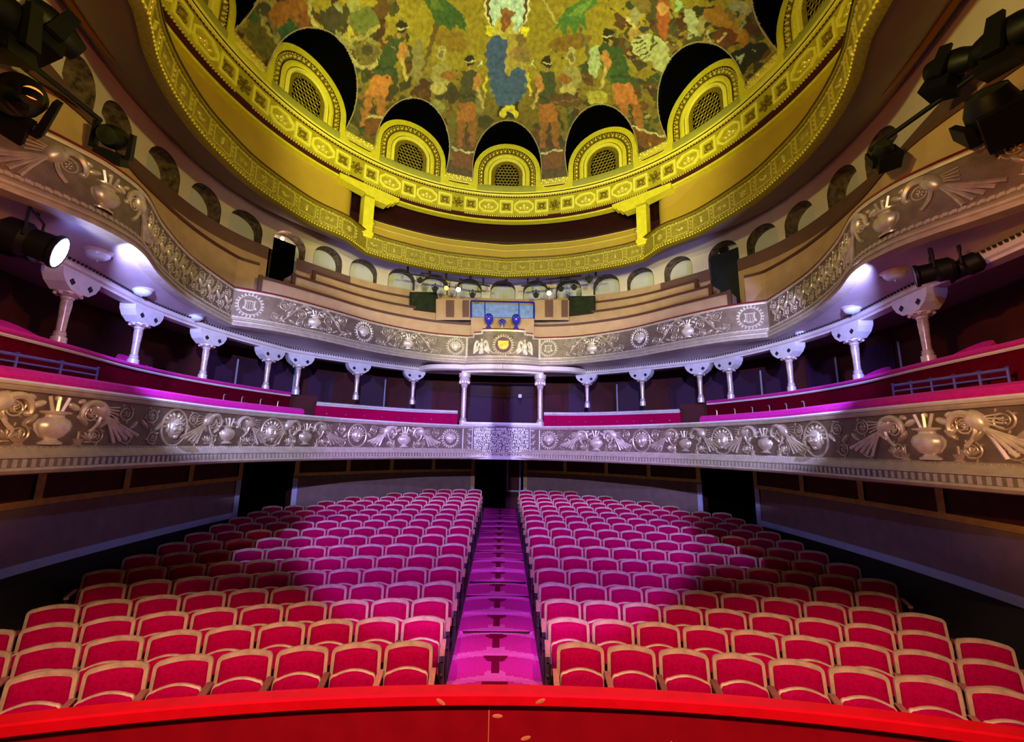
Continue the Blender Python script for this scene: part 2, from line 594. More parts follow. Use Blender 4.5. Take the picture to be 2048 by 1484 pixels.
# ------------------------------------------------------------------ stalls walls
sj = [STALL.s_at_px(477, -1.4), STALL.s_at_px(584, -1.3), STALL.s_at_px(949, -1.2), STALL.s_at_px(1047, -1.2), STALL.s_at_px(1404.5, -1.3), STALL.s_at_px(1513, -1.4)]
segs = [(0, sj[0], 'left'), (sj[1], sj[2], 'back_left'), (sj[3], sj[4], 'back_right'), (sj[5], STALL.L, 'right')]
TB, TT = -1.96, -1.82
for a, b, nm in segs:
    mb = MB()
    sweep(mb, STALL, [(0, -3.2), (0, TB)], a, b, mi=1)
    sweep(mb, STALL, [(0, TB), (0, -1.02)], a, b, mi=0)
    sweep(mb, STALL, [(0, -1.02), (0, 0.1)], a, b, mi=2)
    # returns at the door jambs
    for e in (a, b):
        if 0.1 < e < STALL.L - 0.1:
            mb.grid(np.stack([STALL.xyz([e, e], [0, -0.35], z) for z in (-3.2, 0.1)]), mi=2)
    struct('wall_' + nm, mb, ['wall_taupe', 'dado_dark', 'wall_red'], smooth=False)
    t = MB()
    w = 0.17
    if nm in ('left', 'right'):
        sweep(t, STALL, [(0, TB), (0.03, TB), (0.03, TT), (0, TT)], a + (1.2 if nm == 'left' else 0), b - (1.2 if nm == 'right' else 0))
        q = b if nm == 'left' else a
        sg = -1 if nm == 'left' else 1
        for q0, q1 in [sorted((q, q + sg * w))]:
            sweep(t, STALL, [(0, TB), (0.032, TB), (0.032, -0.98), (0, -0.98)], q0, q1, 0.06)
    else:
        for q0, q1 in ((a, a + 0.15), (b - 0.15, b)):
            sweep(t, STALL, [(0, TB), (0.032, TB), (0.032, -1.06), (0, -1.06)], q0, q1, 0.05)
    struct('trim_' + str(segs.index((a, b, nm)) + 1), t, 'trim_light', smooth=False)
    g = MB()
    a2, b2 = (a + 1.5, b) if nm == 'left' else (a, b - 1.5) if nm == 'right' else (a, b)
    sweep(g, STALL, [(0, -1.01), (0.035, -1.01), (0.035, -0.91), (0, -0.91)], a2, b2)
    for q in np.linspace(a2 + 0.08, b2 - 0.08, 5 if 'back' in nm else 6):
        zlo = -1.6 if ('back' in nm and min(abs(q - sj[2]), abs(q - sj[3])) < 0.2) else -0.91
        sweep(g, STALL, [(0, zlo), (0.045, zlo), (0.045, 0.05), (0, 0.05)], q - 0.07, q + 0.07, 0.07)
    struct('trim_' + str(segs.index((a, b, nm)) + 5), g, 'gold_trim', smooth=False)
mb = MB()
for a, b in ((sj[0] - .3, sj[1] + .3), (sj[2] - .3, sj[3] + .3), (sj[4] - .3, sj[5] + .3)):
    sweep(mb, STALL, [(-0.36, -3.2), (-0.36, 0.1)], a, b)
struct('wall_lobby', mb, 'black', smooth=False)
# the door leaf that stands ajar at the end of the aisle
dq = STALL.xyz([sj[3] - 0.72], [-0.1], 0)[0]
d = thing('door_1', None, None, (dq[0], dq[1], -2.43))
tag(d, kind='structure')
b = MB().box((0.33, 0, 1.05), (0.62, 0.045, 2.1), mi=0)
b.build('door_leaf', 'wall_red', d, smooth=False)
b = MB()
for x, z, sx, sz in ((0.33, 1.95, 0.5, 0.05), (0.08, 1.3, 0.05, 1.3), (0.58, 1.3, 0.05, 1.3), (0.33, 0.68, 0.5, 0.05)):
    b.box((x, -0.035, z), (sx, 0.03, sz))
b.build('door_moulding', 'trim_light', d, smooth=False)

# ------------------------------------------------------------------ lower balcony: underside, decks, rear wall
mb = MB()
loft(mb, B1, -0.36, STALL, -0.02, n=120, m=4, bulge=0.03)
struct('ceiling_stalls', mb, 'soffit_brown')
mb = MB()
loft(mb, B1, 0.42, COLS, 0.42, da=-0.05, n=120)
loft(mb, COLS, 0.75, BACK1, 0.75, n=120)
struct('floor_balcony', mb, 'floor_dark')
mb = MB()
sweep(mb, BACK1, [(0, 0.4), (0, 2.75)])
struct('wall_balcony_back', mb, 'wall_red')
mb = MB()
pq = [BACK1.s_at_px(x, 1.6) for x in (440, 500, 560, 640, 745, 840, 960, 1043, 1160, 1262, 1365, 1440, 1500, 1560, 1650, 1760)]
for q in pq:
    sweep(mb, BACK1, [(0, 0.75), (0.03, 0.75), (0.03, 2.3), (0, 2.3)], q - 0.42, q + 0.42)
struct('door_2', mb, 'panel_purple', smooth=False)
mb = MB()
for px in (465, 527, 583, 767, 1236, 1469, 1529, 1683, 1815):
    q = BACK1.s_at_px(px, 1.5)
    sweep(mb, BACK1, [(0, 0.9), (0.09, 0.9), (0.09, 2.25), (0, 2.25)], q - 0.025, q + 0.025, 0.05)
struct('trim_9', mb, 'trim_light', smooth=False)

# ------------------------------------------------------------------ circle: soffit, column beam, decks, rear wall with niches
mb = MB()
loft(mb, B2, 2.50, COLS, 2.46, da=-0.02, n=240, m=6, bulge=0.07)
struct('ceiling_circle', mb, 'soffit_cream')
mb = MB()
loft(mb, COLS, 2.47, BACK1, 2.6, n=120, m=2)
struct('ceiling_boxes', mb, 'soffit_brown')
mb = MB()
sweep(mb, COLS, [(0.13, 2.48), (0.13, 2.38), (0.09, 2.36), (0.09, 2.32), (-0.09, 2.32), (-0.09, 2.48)])
struct('trim_10', mb, 'beam_cream')
mb = MB()
bead = COLS.samples(0.2, COLS.L - 0.2, 0.07)
for p in COLS.xyz(bead, np.full(len(bead), 0.17), 2.455):
    mb.box(p, (0.025, 0.025, 0.03))
struct('trim_11', mb, 'dado_dark', smooth=False)
# curved lintels of the middle bay
mb = MB()
for pts, z in (([(-2.7, 13.42), (-2.2, 12.98), (-1.5, 12.88), (-1.2, 12.95)], 2.40), ([(-1.25, 12.95), (-0.7, 12.78), (0, 12.72)], 2.40)):
    P = spline(pts)
    for sgn in (1, -1):
        c = Curve(P * [sgn, 1] if sgn == 1 else (P * [-1, 1])[::-1])
        sweep(mb, c, [(0.06, z + .08), (0.06, z - .05), (0.0, z - .09), (-0.1, z - .09)], step=0.05)
P = mirror(spline([(-1.25, 12.86), (-0.7, 12.7), (0, 12.64)]))
sweep(mb, Curve(P), [(0.0, 2.29), (0.05, 2.27), (0.05, 2.22), (-0.06, 2.20)], step=0.05)
struct('trim_12', mb, 'beam_cream')

TIER = [(0.32, 3.97), (0.59, 4.48), (0.86, 4.97)]


def blend(ca, cb, t):
    u = np.linspace(0, 1, 400)
    return Curve(ca.at(u * ca.L)[0] * (1 - t) + cb.at(u * cb.L)[0] * t)


DOORS = []
for pa, pb in ((537, 592), (1420, 1476)):
    DOORS.append((REAR.s_at_px(pa, 5.3), REAR.s_at_px(pb, 5.3)))
uD = [(a / REAR.L, b / REAR.L) for a, b in DOORS]
BL = [blend(B2, REAR, t) for t, z in TIER]
ends = [(522, 1458), (588, 1421), (628, 1392)]
mb = MB()
eb = MB()
for (t, z), c, (pa, pb) in zip(TIER, BL, ends):
    s0, s1 = c.s_at_px(pa, z), c.s_at_px(pb, z)
    sweep(mb, c, [(0, z - 1.1), (0, z)], s0, s1)
    sweep(mb, c, [(0, z), (-0.3, z)], s0, s1)
    sweep(eb, c, [(0.03, z - 0.07), (0.03, z + 0.005), (-0.12, z + 0.005), (-0.12, z - .02)], s0, s1)
    for e in (s0, s1):
        p, n = c.at([e])
        eb.box((p[0, 0], p[0, 1], z - 0.28), (0.09, 0.09, 0.6), c.rz(e))
        mb.grid(np.stack([c.xyz([e, e], [0, -0.6], zz) for zz in (z - 1.1, z)]))
# side boxes: one bench front
c = blend(B2, REAR, 0.52)
zs = 4.42
for s0, s1 in ((0, c.s_at_px(520, zs)), (c.s_at_px(1488, zs), c.L)):
    sweep(mb, c, [(0, 3.0), (0, zs)], s0, s1)
    sweep(eb, c, [(0.03, zs - 0.06), (0.03, zs + 0.01), (-0.1, zs + 0.01)], s0, s1)
loft(mb, B2, 2.95, REAR, 3.1, da=-0.1, n=200)
struct('wall_circle_tiers', mb, 'tan', smooth=False)
struct('trim_13', eb, 'brown_edge', smooth=False)

# rear wall: dado, then the arcade
s_c0, s_c1 = REAR.s_at_px(700, 5.29), REAR.s_at_px(1322, 5.29)
DADO = 5.29
mb = MB()
cuts = sorted([0, s_c0, s_c1, REAR.L] + [v for dd in DOORS for v in dd])
for a, b in zip(cuts[:-1], cuts[1:]):
    if any(abs(a - dd[0]) < 1e-6 for dd in DOORS):
        continue
    central = s_c0 - 1e-6 <= a < s_c1 - 1e-6
    sweep(mb, REAR, [(0.04, 3.0), (0.04, 4.93)], a, b, mi=0)
    sweep(mb, REAR, [(0.04, 4.93), (0.04, DADO), (0, DADO)], a, b, mi=0 if central else 1)
struct('wall_circle_dado', mb, ['tan', 'brown_dado'], smooth=False)

apx = [165, 236, 330, 412, 492, 581, 657, 727, 803, 870, 938, 1006, 1072, 1137, 1213, 1281, 1355, 1445, 1523, 1597, 1682, 1762]
arch_s = [REAR.s_at_px(x, 5.7) for x in apx]
wall = MB()
rev = MB()
nb = MB()
ZT = 6.35
spr = 5.60
edge_prev = 0.0
for i, q in enumerate(arch_s):
    gap = min([abs(q - arch_s[j]) for j in (i - 1, i + 1) if 0 <= j < len(arch_s)])
    hw = min(0.46, gap * 0.40)
    a0, a1 = q - hw, q + hw
    sweep(wall, REAR, [(0, DADO), (0, ZT)], edge_prev, a0)
    th = np.linspace(PI, 0, 17)
    aq = q + hw * np.cos(th)
    az = spr + min(hw, 0.42) * np.sin(th)
    lowz = DADO if not any(dd[0] - .1 < q < dd[1] + .1 for dd in DOORS) else 4.2
    top = np.stack([REAR.xyz(aq, np.zeros(17), np.full(17, ZT)), REAR.xyz(aq, np.zeros(17), az)], 1)
    wall.grid(top)
    oq = np.r_[a0, aq, a1]
    oz = np.r_[lowz, az, lowz]
    D = 0.42
    n = len(oq)
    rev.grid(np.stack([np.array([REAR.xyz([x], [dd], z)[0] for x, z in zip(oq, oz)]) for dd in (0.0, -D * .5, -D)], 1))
    inner = np.array([REAR.xyz([x], [-D], z)[0] for x, z in zip(oq, oz)])
    cen = np.tile(REAR.xyz([q], [-D], lowz)[0], (n, 1))
    nb.grid(np.stack([inner, cen], 1))
    edge_prev = a1
sweep(wall, REAR, [(0, DADO), (0, ZT)], edge_prev, REAR.L)
struct('wall_circle', wall, 'wall_cream', ang=60)
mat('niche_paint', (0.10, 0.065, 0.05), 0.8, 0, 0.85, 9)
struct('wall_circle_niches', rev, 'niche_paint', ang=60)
struct('wall_circle_niche_backs', nb, 'niche_back', ang=60)
# doorways of the circle
for k, (a, b) in enumerate(DOORS):
    mb = MB()
    sweep(mb, REAR, [(-0.10, 3.0), (-0.10, 5.72)], a, b)
    sweep(mb, REAR, [(-0.10, 5.72), (-0.45, 5.72)], a, b)
    struct('door_' + str(3 + k), mb, 'black' if k == 0 else 'door_blue', smooth=False)

# gallery underside, running from the arcade to the gallery front
mb = MB()
loft(mb, REAR, ZT, G3, 5.40, db=-0.02, n=240, m=8, bulge=-0.04)
struct('ceiling_gallery', mb, 'soffit_brown')
# ------------------------------------------------------------------ relief ornament in (u along the front, v up, w out)
def blob(mb, cu, cv, ru, rv, rw, rot=0.0, w0=0.0, n=9, m=3):
    ca, sa = math.cos(rot), math.sin(rot)
    rows = []
    for p in np.linspace(0.02, PI / 2, m + 1):
        t = np.arange(n) * 2 * PI / n
        x, y = ru * math.sin(p) * np.cos(t), rv * math.sin(p) * np.sin(t)
        rows.append(np.c_[cu + x * ca - y * sa, cv + x * sa + y * ca, np.full(n, w0 + rw * math.cos(p))])
    mb.grid(np.array(rows), cv=True)


def rtube(mb, pts, r, w=None, n=5):
    P = np.asarray(pts, float)
    mb.tube(np.c_[P, np.full(len(P), w if w is not None else 0.0)], r, n)


def bez(p0, p1, p2, p3=None, n=12):
    t = np.linspace(0, 1, n)[:, None]
    p0, p1, p2 = map(np.asarray, (p0, p1, p2))
    if p3 is None:
        return (1 - t) ** 2 * p0 + 2 * t * (1 - t) * p1 + t * t * p2
    p3 = np.asarray(p3)
    return (1 - t) ** 3 * p0 + 3 * t * (1 - t) ** 2 * p1 + 3 * t * t * (1 - t) * p2 + t ** 3 * p3


def rosette(mb, cu, cv, r, k=6):
    for i in range(k):
        a = i * 2 * PI / k + 0.3
        blob(mb, cu + r * .62 * math.cos(a), cv + r * .62 * math.sin(a), r * .42, r * .26, r * .35, a, n=7, m=2)
    blob(mb, cu, cv, r * .28, r * .28, r * .5, n=7, m=2)


def scroll(mb, cu, cv, R, dr=1, a0=0.0, turns=1.35, leaf=True):
    t = np.linspace(0, turns * 2 * PI, 30)
    rr = R * (1 - 0.52 * t / t[-1])
    rtube(mb, np.c_[cu + dr * rr * np.cos(a0 + t), cv + rr * np.sin(a0 + t)], R * 0.12 * (1 - 0.4 * t / t[-1]), R * .06)
    rosette(mb, cu, cv, R * .42, 5)
    if leaf:
        for a in (0.6, 2.0, 3.4, 5.0):
            blob(mb, cu + R * 1.12 * math.cos(a), cv + R * 1.12 * math.sin(a), R * .26, R * .11, R * .15, a + .7 * dr, n=7, m=2)


def vase(mb, cu, cv, h, fl=1.0):
    """cv = middle of the vase; h its height without the flowers"""
    prof = [(.30, -.50), (.32, -.44), (.22, -.40), (.16, -.34), (.30, -.28), (.44, -.10), (.47, .06), (.40, .20), (.26, .27), (.24, .33), (.40, .38), (.42, .43), (.34, .45)]
    a = np.linspace(0, PI, 19)
    rib = 1 + 0.05 * np.cos(a * 14)
    P = np.array([[(cu + r * h * math.cos(x) * (k if -.3 < z < .2 else 1), cv + z * h, r * h * .55 * math.sin(x)) for x, k in zip(a, rib)] for r, z in prof])
    mb.grid(P)
    if fl:
        for sx in (-1, 0, 1):
            rtube(mb, bez((cu + sx * .12 * h, cv + .44 * h), (cu + sx * .18 * h, cv + .62 * h), (cu + sx * .26 * h, cv + .86 * h)), .055 * h, .04 * h)
        for sx in (-1, 1):
            blob(mb, cu + sx * .46 * h, cv + .62 * h, .2 * h, .1 * h, .08 * h, -sx * .45)
            blob(mb, cu + sx * .66 * h, cv + .8 * h, .12 * h, .08 * h, .06 * h, sx * .4)
        blob(mb, cu, cv + .82 * h, .1 * h, .09 * h, .08 * h)


def mask(mb, cu, cv, h):
    blob(mb, cu, cv, .36 * h, .46 * h, .26 * h, n=14, m=5)
    blob(mb, cu, cv + .14 * h, .28 * h, .07 * h, .08 * h, w0=.21 * h)
    for sx in (-1, 1):
        blob(mb, cu + sx * .14 * h, cv + .11 * h, .1 * h, .045 * h, .07 * h, w0=.23 * h)
        blob(mb, cu + sx * .17 * h, cv - .08 * h, .1 * h, .1 * h, .07 * h, w0=.19 * h)
        blob(mb, cu + sx * .35 * h, cv + .02 * h, .08 * h, .26 * h, .12 * h)
        for k in range(5):
            a = PI / 2 + sx * (.25 + k * .33)
            blob(mb, cu + .5 * h * math.cos(a), cv + .5 * h * math.sin(a) + .02 * h, .14 * h, .07 * h, .1 * h, a)
    rtube(mb, [(cu, cv + .12 * h), (cu, cv - .02 * h), (cu, cv - .1 * h)], [.03 * h, .045 * h, .06 * h], .25 * h)
    blob(mb, cu, cv - .21 * h, .12 * h, .035 * h, .06 * h, w0=.2 * h)
    blob(mb, cu, cv - .36 * h, .13 * h, .12 * h, .1 * h, w0=.1 * h)


def wreath(mb, cu, cv, R, k=22):
    t = np.linspace(0, 2 * PI, 33)[:-1]
    mb.tube(np.c_[cu + R * .80 * np.cos(t), cv + R * .80 * np.sin(t), np.full(32, .01)], R * .05, 5, closed=True)
    for i in range(k):
        a = i * 2 * PI / k
        blob(mb, cu + R * .93 * math.cos(a), cv + R * .93 * math.sin(a), R * .13, R * .10, R * .14, a, n=7, m=2)


def lyre(mb, cu, cv, R):
    for sx in (-1, 1):
        rtube(mb, bez((cu, cv - .55 * R), (cu + sx * .75 * R, cv - .5 * R), (cu + sx * .15 * R, cv + .1 * R), (cu + sx * .5 * R, cv + .5 * R), 14), R * .09, R * .05)
        blob(mb, cu + sx * .5 * R, cv - .3 * R, .13 * R, .2 * R, .1 * R, sx * .5)
    rtube(mb, [(cu - .48 * R, cv + .4 * R), (cu, cv + .43 * R), (cu + .48 * R, cv + .4 * R)], R * .07, R * .05)
    for x in (-.2, 0, .2):
        rtube(mb, [(cu + x * R, cv - .4 * R), (cu + x * R, cv + .4 * R)], R * .025, R * .04)
    blob(mb, cu, cv - .5 * R, .2 * R, .12 * R, .12 * R)


def bird(mb, cu, cv, h, dr):
    """long-tailed bird, its head towards -dr, tail sweeping down towards +dr"""
    blob(mb, cu, cv + .24 * h, .24 * h, .17 * h, .12 * h, -dr * .9, n=12, m=4)
    rtube(mb, bez((cu - dr * .06 * h, cv + .34 * h), (cu - dr * .36 * h, cv + .5 * h), (cu - dr * .48 * h, cv + .2 * h), (cu - dr * .44 * h, cv + .06 * h), 12), np.linspace(.085, .04, 12) * h, .05 * h, 6)
    blob(mb, cu - dr * .43 * h, cv + .06 * h, .07 * h, .06 * h, .07 * h)
    for k in range(5):
        rtube(mb, bez((cu + dr * .06 * h, cv + .14 * h), (cu + dr * (.22 + .05 * k) * h, cv - .05 * h), (cu + dr * (.40 + .15 * k) * h, cv - (.48 - .045 * k) * h)), np.linspace(.02, .045, 12) * h, .035 * h)
    for k in range(4):
        rtube(mb, [(cu + dr * .1 * h, cv + (.3 - .03 * k) * h), (cu + dr * .42 * h, cv + (.34 - .09 * k) * h)], .018 * h, .02 * h)
    rtube(mb, bez((cu - dr * .02 * h, cv + .1 * h), (cu - dr * .02 * h, cv - .1 * h), (cu - dr * .22 * h, cv - .25 * h)), .04 * h, .03 * h)
    scroll(mb, cu - dr * .2 * h, cv + .12 * h, .17 * h, dr, leaf=False)


def lotus(mb, cu, cv, h):
    for k in range(-2, 3):
        a = PI / 2 + k * .5
        blob(mb, cu + .22 * h * math.cos(a) * 1.4, cv + .25 * h * math.sin(a), .26 * h, .08 * h, .1 * h, a)
    blob(mb, cu, cv - .12 * h, .22 * h, .06 * h, .08 * h)


def pot(mb, cu, cv, h):
    P = [(.16, 0), (.2, .06), (.12, .1), (.2, .26), (.24, .3), (.05, .31), (.05, .6)]
    a = np.linspace(0, PI, 9)
    mb.grid(np.array([[(cu + r * h * math.cos(x), cv + z * h, r * h * .6 * math.sin(x)) for x in a] for r, z in P]))


def mapped(mb, cv, name, mats, parent, **k):
    V = np.concatenate(mb.V)
    mb.V = [cv.map(V)]
    return mb.build(name, mats, parent, **k)


def bays(feats, pitch):
    f = sorted(feats)
    for a, b in zip(f[:-1], f[1:]):
        yield a, b


# ------------------------------------------------------------------ lower balcony front
lb = thing('lower_balcony', 'lower balcony front with urns, masks and long-tailed birds in relief and a latin inscription', 'balcony')
P_C = 1.19                                             # half width of the inscription panel
mb = MB()
sweep(mb, B1, [(-0.12, 0.55), (0, 0.55), (0, -0.12)], step=0.08)
mb.build('frieze_panel', 'bronze', lb)
mb = MB()
sweep(mb, B1, [(0, 0.50), (0.035, 0.50), (0.05, 0.53), (0.035, 0.56), (0, 0.56)], step=0.08)
sweep(mb, B1, [(0, -0.08), (0.02, -0.09), (0.05, -0.12), (0.06, -0.16), (0.10, -0.195), (0.10, -0.215), (0.04, -0.22), (0.04, -0.31)], step=0.08)
sweep(mb, B1, [(0.04, -0.31), (0.14, -0.31), (0.15, -0.34), (0.12, -0.375), (0.06, -0.39), (-0.05, -0.37)], step=0.08)
mb.build('cornice', 'moulding', lb)
mb = MB()
q = np.arange(0.2, B1.L - 0.2, 0.085)
rz = [B1.rz(x) for x in q]
for p, r in zip(B1.xyz(q, np.full(len(q), 0.075), -0.265), rz):
    mb.box(p, (0.045, 0.07, 0.085), r)
mb.build('dentil_band', 'moulding', lb, smooth=False)
mb = MB()
q = np.arange(0.2, B1.L - 0.2, 0.06)
for p in B1.xyz(q, np.full(len(q), 0.03), -0.105):
    mb.ball(p, 0.018, 6, 4)
mb.build('bead_trim', 'moulding', lb)
mb = MB()
sweep(mb, B1, [(-0.10, 0.56), (0.055, 0.56), (0.075, 0.585), (0.055, 0.61), (-0.10, 0.615)], step=0.08)
mb.build('handrail', 'rail_cream', lb)
mb = MB()
for a, b in ((0, B1.s_at_px(612, .7)), (B1.s_at_px(1396, .7), B1.L)):
    sweep(mb, B1, [(-0.07, 0.612), (-0.05, 0.66), (-0.07, 0.72), (-0.13, 0.755), (-0.34, 0.755), (-0.40, 0.70), (-0.42, 0.40)], a, b, step=0.08)
mb.build('velvet_ledge', 'velvet_pink', lb)

VZ = 0.20
FH = 0.60
B1F = [('m', 901), ('v', 809), ('k', 714), ('u', 612), ('k', 544), ('u', 456), ('k', 348), ('V', 109),
       ('m', 1098), ('v', 1192), ('k', 1283), ('u', 1370), ('k', 1445), ('u', 1530), ('k', 1633), ('V', 1857)]
rel = MB()
pos = {}
for kd, px in B1F:
    s = B1.s_at_px(px, VZ)
    pos[px] = (s, kd)
    b = MB()
    if kd == 'm':
        wreath(b, s, VZ, .27)
        mask(b, s, VZ, .30)
        mapped(b, B1, 'wreath_medallion', 'relief_bright', lb)
    elif kd == 'k':
        t = np.linspace(0, 2 * PI, 25)[:-1]
        b.tube(np.c_[s + .25 * np.cos(t), VZ + .28 * np.sin(t), np.full(24, .01)], .02, 5, closed=True)
        mask(b, s, VZ, .37)
        mapped(b, B1, 'mask', 'relief', lb)
    else:
        vase(b, s, VZ - .07, .40 if kd in 'vV' else .34)
        mapped(b, B1, 'urn', 'relief_bright' if kd in 'vV' else 'relief', lb)
        off = .52 if kd in 'vV' else .44
        for sg in (-1, 1):
            bd = MB()
            bird(bd, s + sg * off, VZ + .03, FH * .95, sg)
            mapped(bd, B1, 'bird_relief', 'relief_bright' if kd in 'vV' else 'relief', lb)
            pot(rel, s + sg * .30, VZ - .29, .3)
            lotus(rel, s + sg * .42, VZ - .21, .22)
ss = sorted(v[0] for v in pos.values())
ss = [0.1] + ss + [B1.L - 0.1]
for a, b in zip(ss[:-1], ss[1:]):
    if a < B1.mid < b:
        continue
    k = max(1, int((b - a) / .36))
    for i in range(1, k):
        u = a + (b - a) * i / k
        if min(abs(u - x) for x in ss) > .30:
            scroll(rel, u, VZ + .15, .11, 1 if i % 2 else -1, i)
            scroll(rel, u + .06, VZ - .16, .10, -1 if i % 2 else 1, i + 1)
            blob(rel, u + .14, VZ, .09, .035, .04, .8)
            blob(rel, u - .12, VZ + .02, .09, .035, .04, -.8)
mapped(rel, B1, 'scrollwork', 'relief', lb)

# inscription panel, flat, a little proud of the front
PY = B1.at([B1.mid])[0][0, 1] - 0.10
mb = MB()
mb.box((0, PY + 0.06, 0.16), (2 * P_C - 0.08, 0.10, 1.05))
mat('inscription_ground', (0.085, 0.066, 0.075), 0.5, 0.1, 0.1, 7)
mb.build('inscription_panel', 'inscription_ground', lb, smooth=False)
mb = MB()
for x in (-1, 1):
    mb.box((x * (P_C - .03), PY - 0.0, 0.14), (0.075, 0.12, 1.08))
    mb.box((x * (P_C - .33), PY + 0.0, 0.17), (0.02, 0.05, 0.82))
mb.box((0, PY + 0.0, 0.665), (2 * P_C, 0.14, 0.07))
mb.box((0, PY + 0.01, 0.615), (2 * P_C, 0.06, 0.03))
mb.box((0, PY + 0.0, -0.33), (2 * P_C, 0.16, 0.10))
mb.build('panel_frame', 'rail_cream', lb, smooth=False)
mb = MB()
for x in (-1, 1):
    cx = x * (P_C - .19)
    for k in range(4):
        z = -.16 + k * .2
        for a in (0.4, 1.1, PI - 1.1, PI - .4):
            blob(mb, cx + .06 * math.cos(a) * 1.3, z + .08 * math.sin(a), .06, .026, .03, a, n=7, m=2)
        blob(mb, cx, z + .12, .03, .03, .04, n=7, m=2)
    rtube(mb, [(cx, -.2), (cx, .6)], .012, .01)
    blob(mb, cx, -.2, .09, .05, .04)
V = np.concatenate(mb.V)
mb.V = [np.c_[V[:, 0], PY + 0.01 - V[:, 2], V[:, 1]]]
mb.build('panel_ornament', 'relief_bright', lb)
LINES = ['ARS UTINAM MORES ANIMUMQUE', 'EFFINGERE POSSET PULCHRIOR IN', 'TERRIS NULLA TABELLA FORET·SI', 'BENE QUID FACIAS CITO FAC·NAM',
         'SI CITO FACTUM GRATUM ERIT IN', 'GRATUM GRATIA TARDA FACIT·SI', 'VOX EST CANTA SI MOLLIA BRAC', 'CHIA SALTA ET QUACUMQUE POTES', 'DOTE PLACERE PLACE·DONIS =']
mb = MB()
TW, Z0, DZ = 1.62, 0.545, 0.093
for i, ln in enumerate(LINES):
    cu = bpy.data.curves.new('line', 'FONT')
    cu.body = ln
    cu.size = 0.1
    cu.extrude = 0.006
    cu.offset = 0.0028
    to = bpy.data.objects.new('line', cu)
    COL.objects.link(to)
    dg = bpy.context.evaluated_depsgraph_get()
    dg.update()
    me = to.evaluated_get(dg).to_mesh()
    V = np.array([v.co[:] for v in me.vertices])
    F = [tuple(p.vertices) for p in me.polygons]
    to.evaluated_get(dg).to_mesh_clear()
    bpy.data.objects.remove(to)
    bpy.data.curves.remove(cu)
    x0, x1 = V[:, 0].min(), V[:, 0].max()
    capH = 0.0725
    LH = 0.081
    X = (V[:, 0] - x0) / (x1 - x0) * TW - TW / 2
    Zc = Z0 - i * DZ - LH + V[:, 1] / capH * LH
    mb.add(np.c_[X, PY + 0.005 - V[:, 2], Zc], F)
mat('letter', (0.95, 0.90, 0.72), 0.3, 0, 0.06, 8)
mat('inscription_ground', (0.085, 0.066, 0.075), 0.5, 0.1, 0.1, 7)
mb.build('lettering', 'letter', lb, smooth=False)

# ------------------------------------------------------------------ circle (second balcony) front
cb = thing('circle_balcony', 'second balcony front with wreathed medallions, urns and scrolls and a crest in the middle', 'balcony')
mb = MB()
sweep(mb, B2, [(-0.10, 3.36), (0, 3.36), (0, 2.72)], step=0.06)
for hw, zt in ((0.93, 3.46), (0.66, 3.56)):
    sweep(mb, B2, [(-0.10, zt), (0.0, zt), (0.0, 3.3)], B2.mid - hw, B2.mid + hw, step=0.06)
mb.build('frieze_panel', 'bronze', cb)
mb = MB()
sweep(mb, B2, [(0, 3.31), (0.03, 3.31), (0.04, 3.34), (0.03, 3.365), (0, 3.37)], 0, B2.mid - .93, step=0.06)
sweep(mb, B2, [(0, 3.31), (0.03, 3.31), (0.04, 3.34), (0.03, 3.365), (0, 3.37)], B2.mid + .93, B2.L, step=0.06)
for a, b, z in ((-.93, -.66, 3.46), (-.66, .66, 3.56), (.66, .93, 3.46)):
    sweep(mb, B2, [(0, z - .06), (0.04, z - .06), (0.05, z), (0, z + .01)], B2.mid + a, B2.mid + b, step=0.06)
for x in (-.93, .93, -.66, .66):
    zt = 3.46 if abs(x) > .8 else 3.56
    sweep(mb, B2, [(0, zt - .16), (0.045, zt - .16), (0.045, zt), (0, zt)], B2.mid + x - .03, B2.mid + x + .03, step=0.03)
sweep(mb, B2, [(0, 2.74), (0.03, 2.73), (0.03, 2.69), (0.0, 2.685), (0.0, 2.665), (0.06, 2.66), (0.11, 2.61), (0.11, 2.58), (0.08, 2.57), (0.10, 2.53), (0.10, 2.505), (-0.06, 2.49)], step=0.06)
mb.build('cornice', 'moulding', cb)
mb = MB()
q = np.arange(0.2, B2.L - 0.2, 0.075)
for p, r in zip(B2.xyz(q, np.full(len(q), 0.035), 2.712), [B2.rz(x) for x in q]):
    mb.box(p, (0.045, 0.03, 0.04), r)
mb.build('bead_trim', 'moulding', cb, smooth=False)
mb = MB()
for a, b, z in ((0, B2.mid - .93, 3.37), (B2.mid - .93, B2.mid - .66, 3.47), (B2.mid - .66, B2.mid + .66, 3.57), (B2.mid + .66, B2.mid + .93, 3.47), (B2.mid + .93, B2.L, 3.37)):
    sweep(mb, B2, [(0.0, z - .005), (0.03, z + .01), (0.02, z + .035), (-0.16, z + .035), (-0.16, z - .1)], a, b, step=0.06)
mb.build('handrail', 'rail_red', cb)
V2 = 3.03
B2F = [('m', 500), ('v', 631), ('m', 728), ('v', 818), ('m', 911), ('m', 1097), ('v', 1183), ('m', 1279), ('v', 1374), ('m', 1500)]
rel = MB()
sp = {}
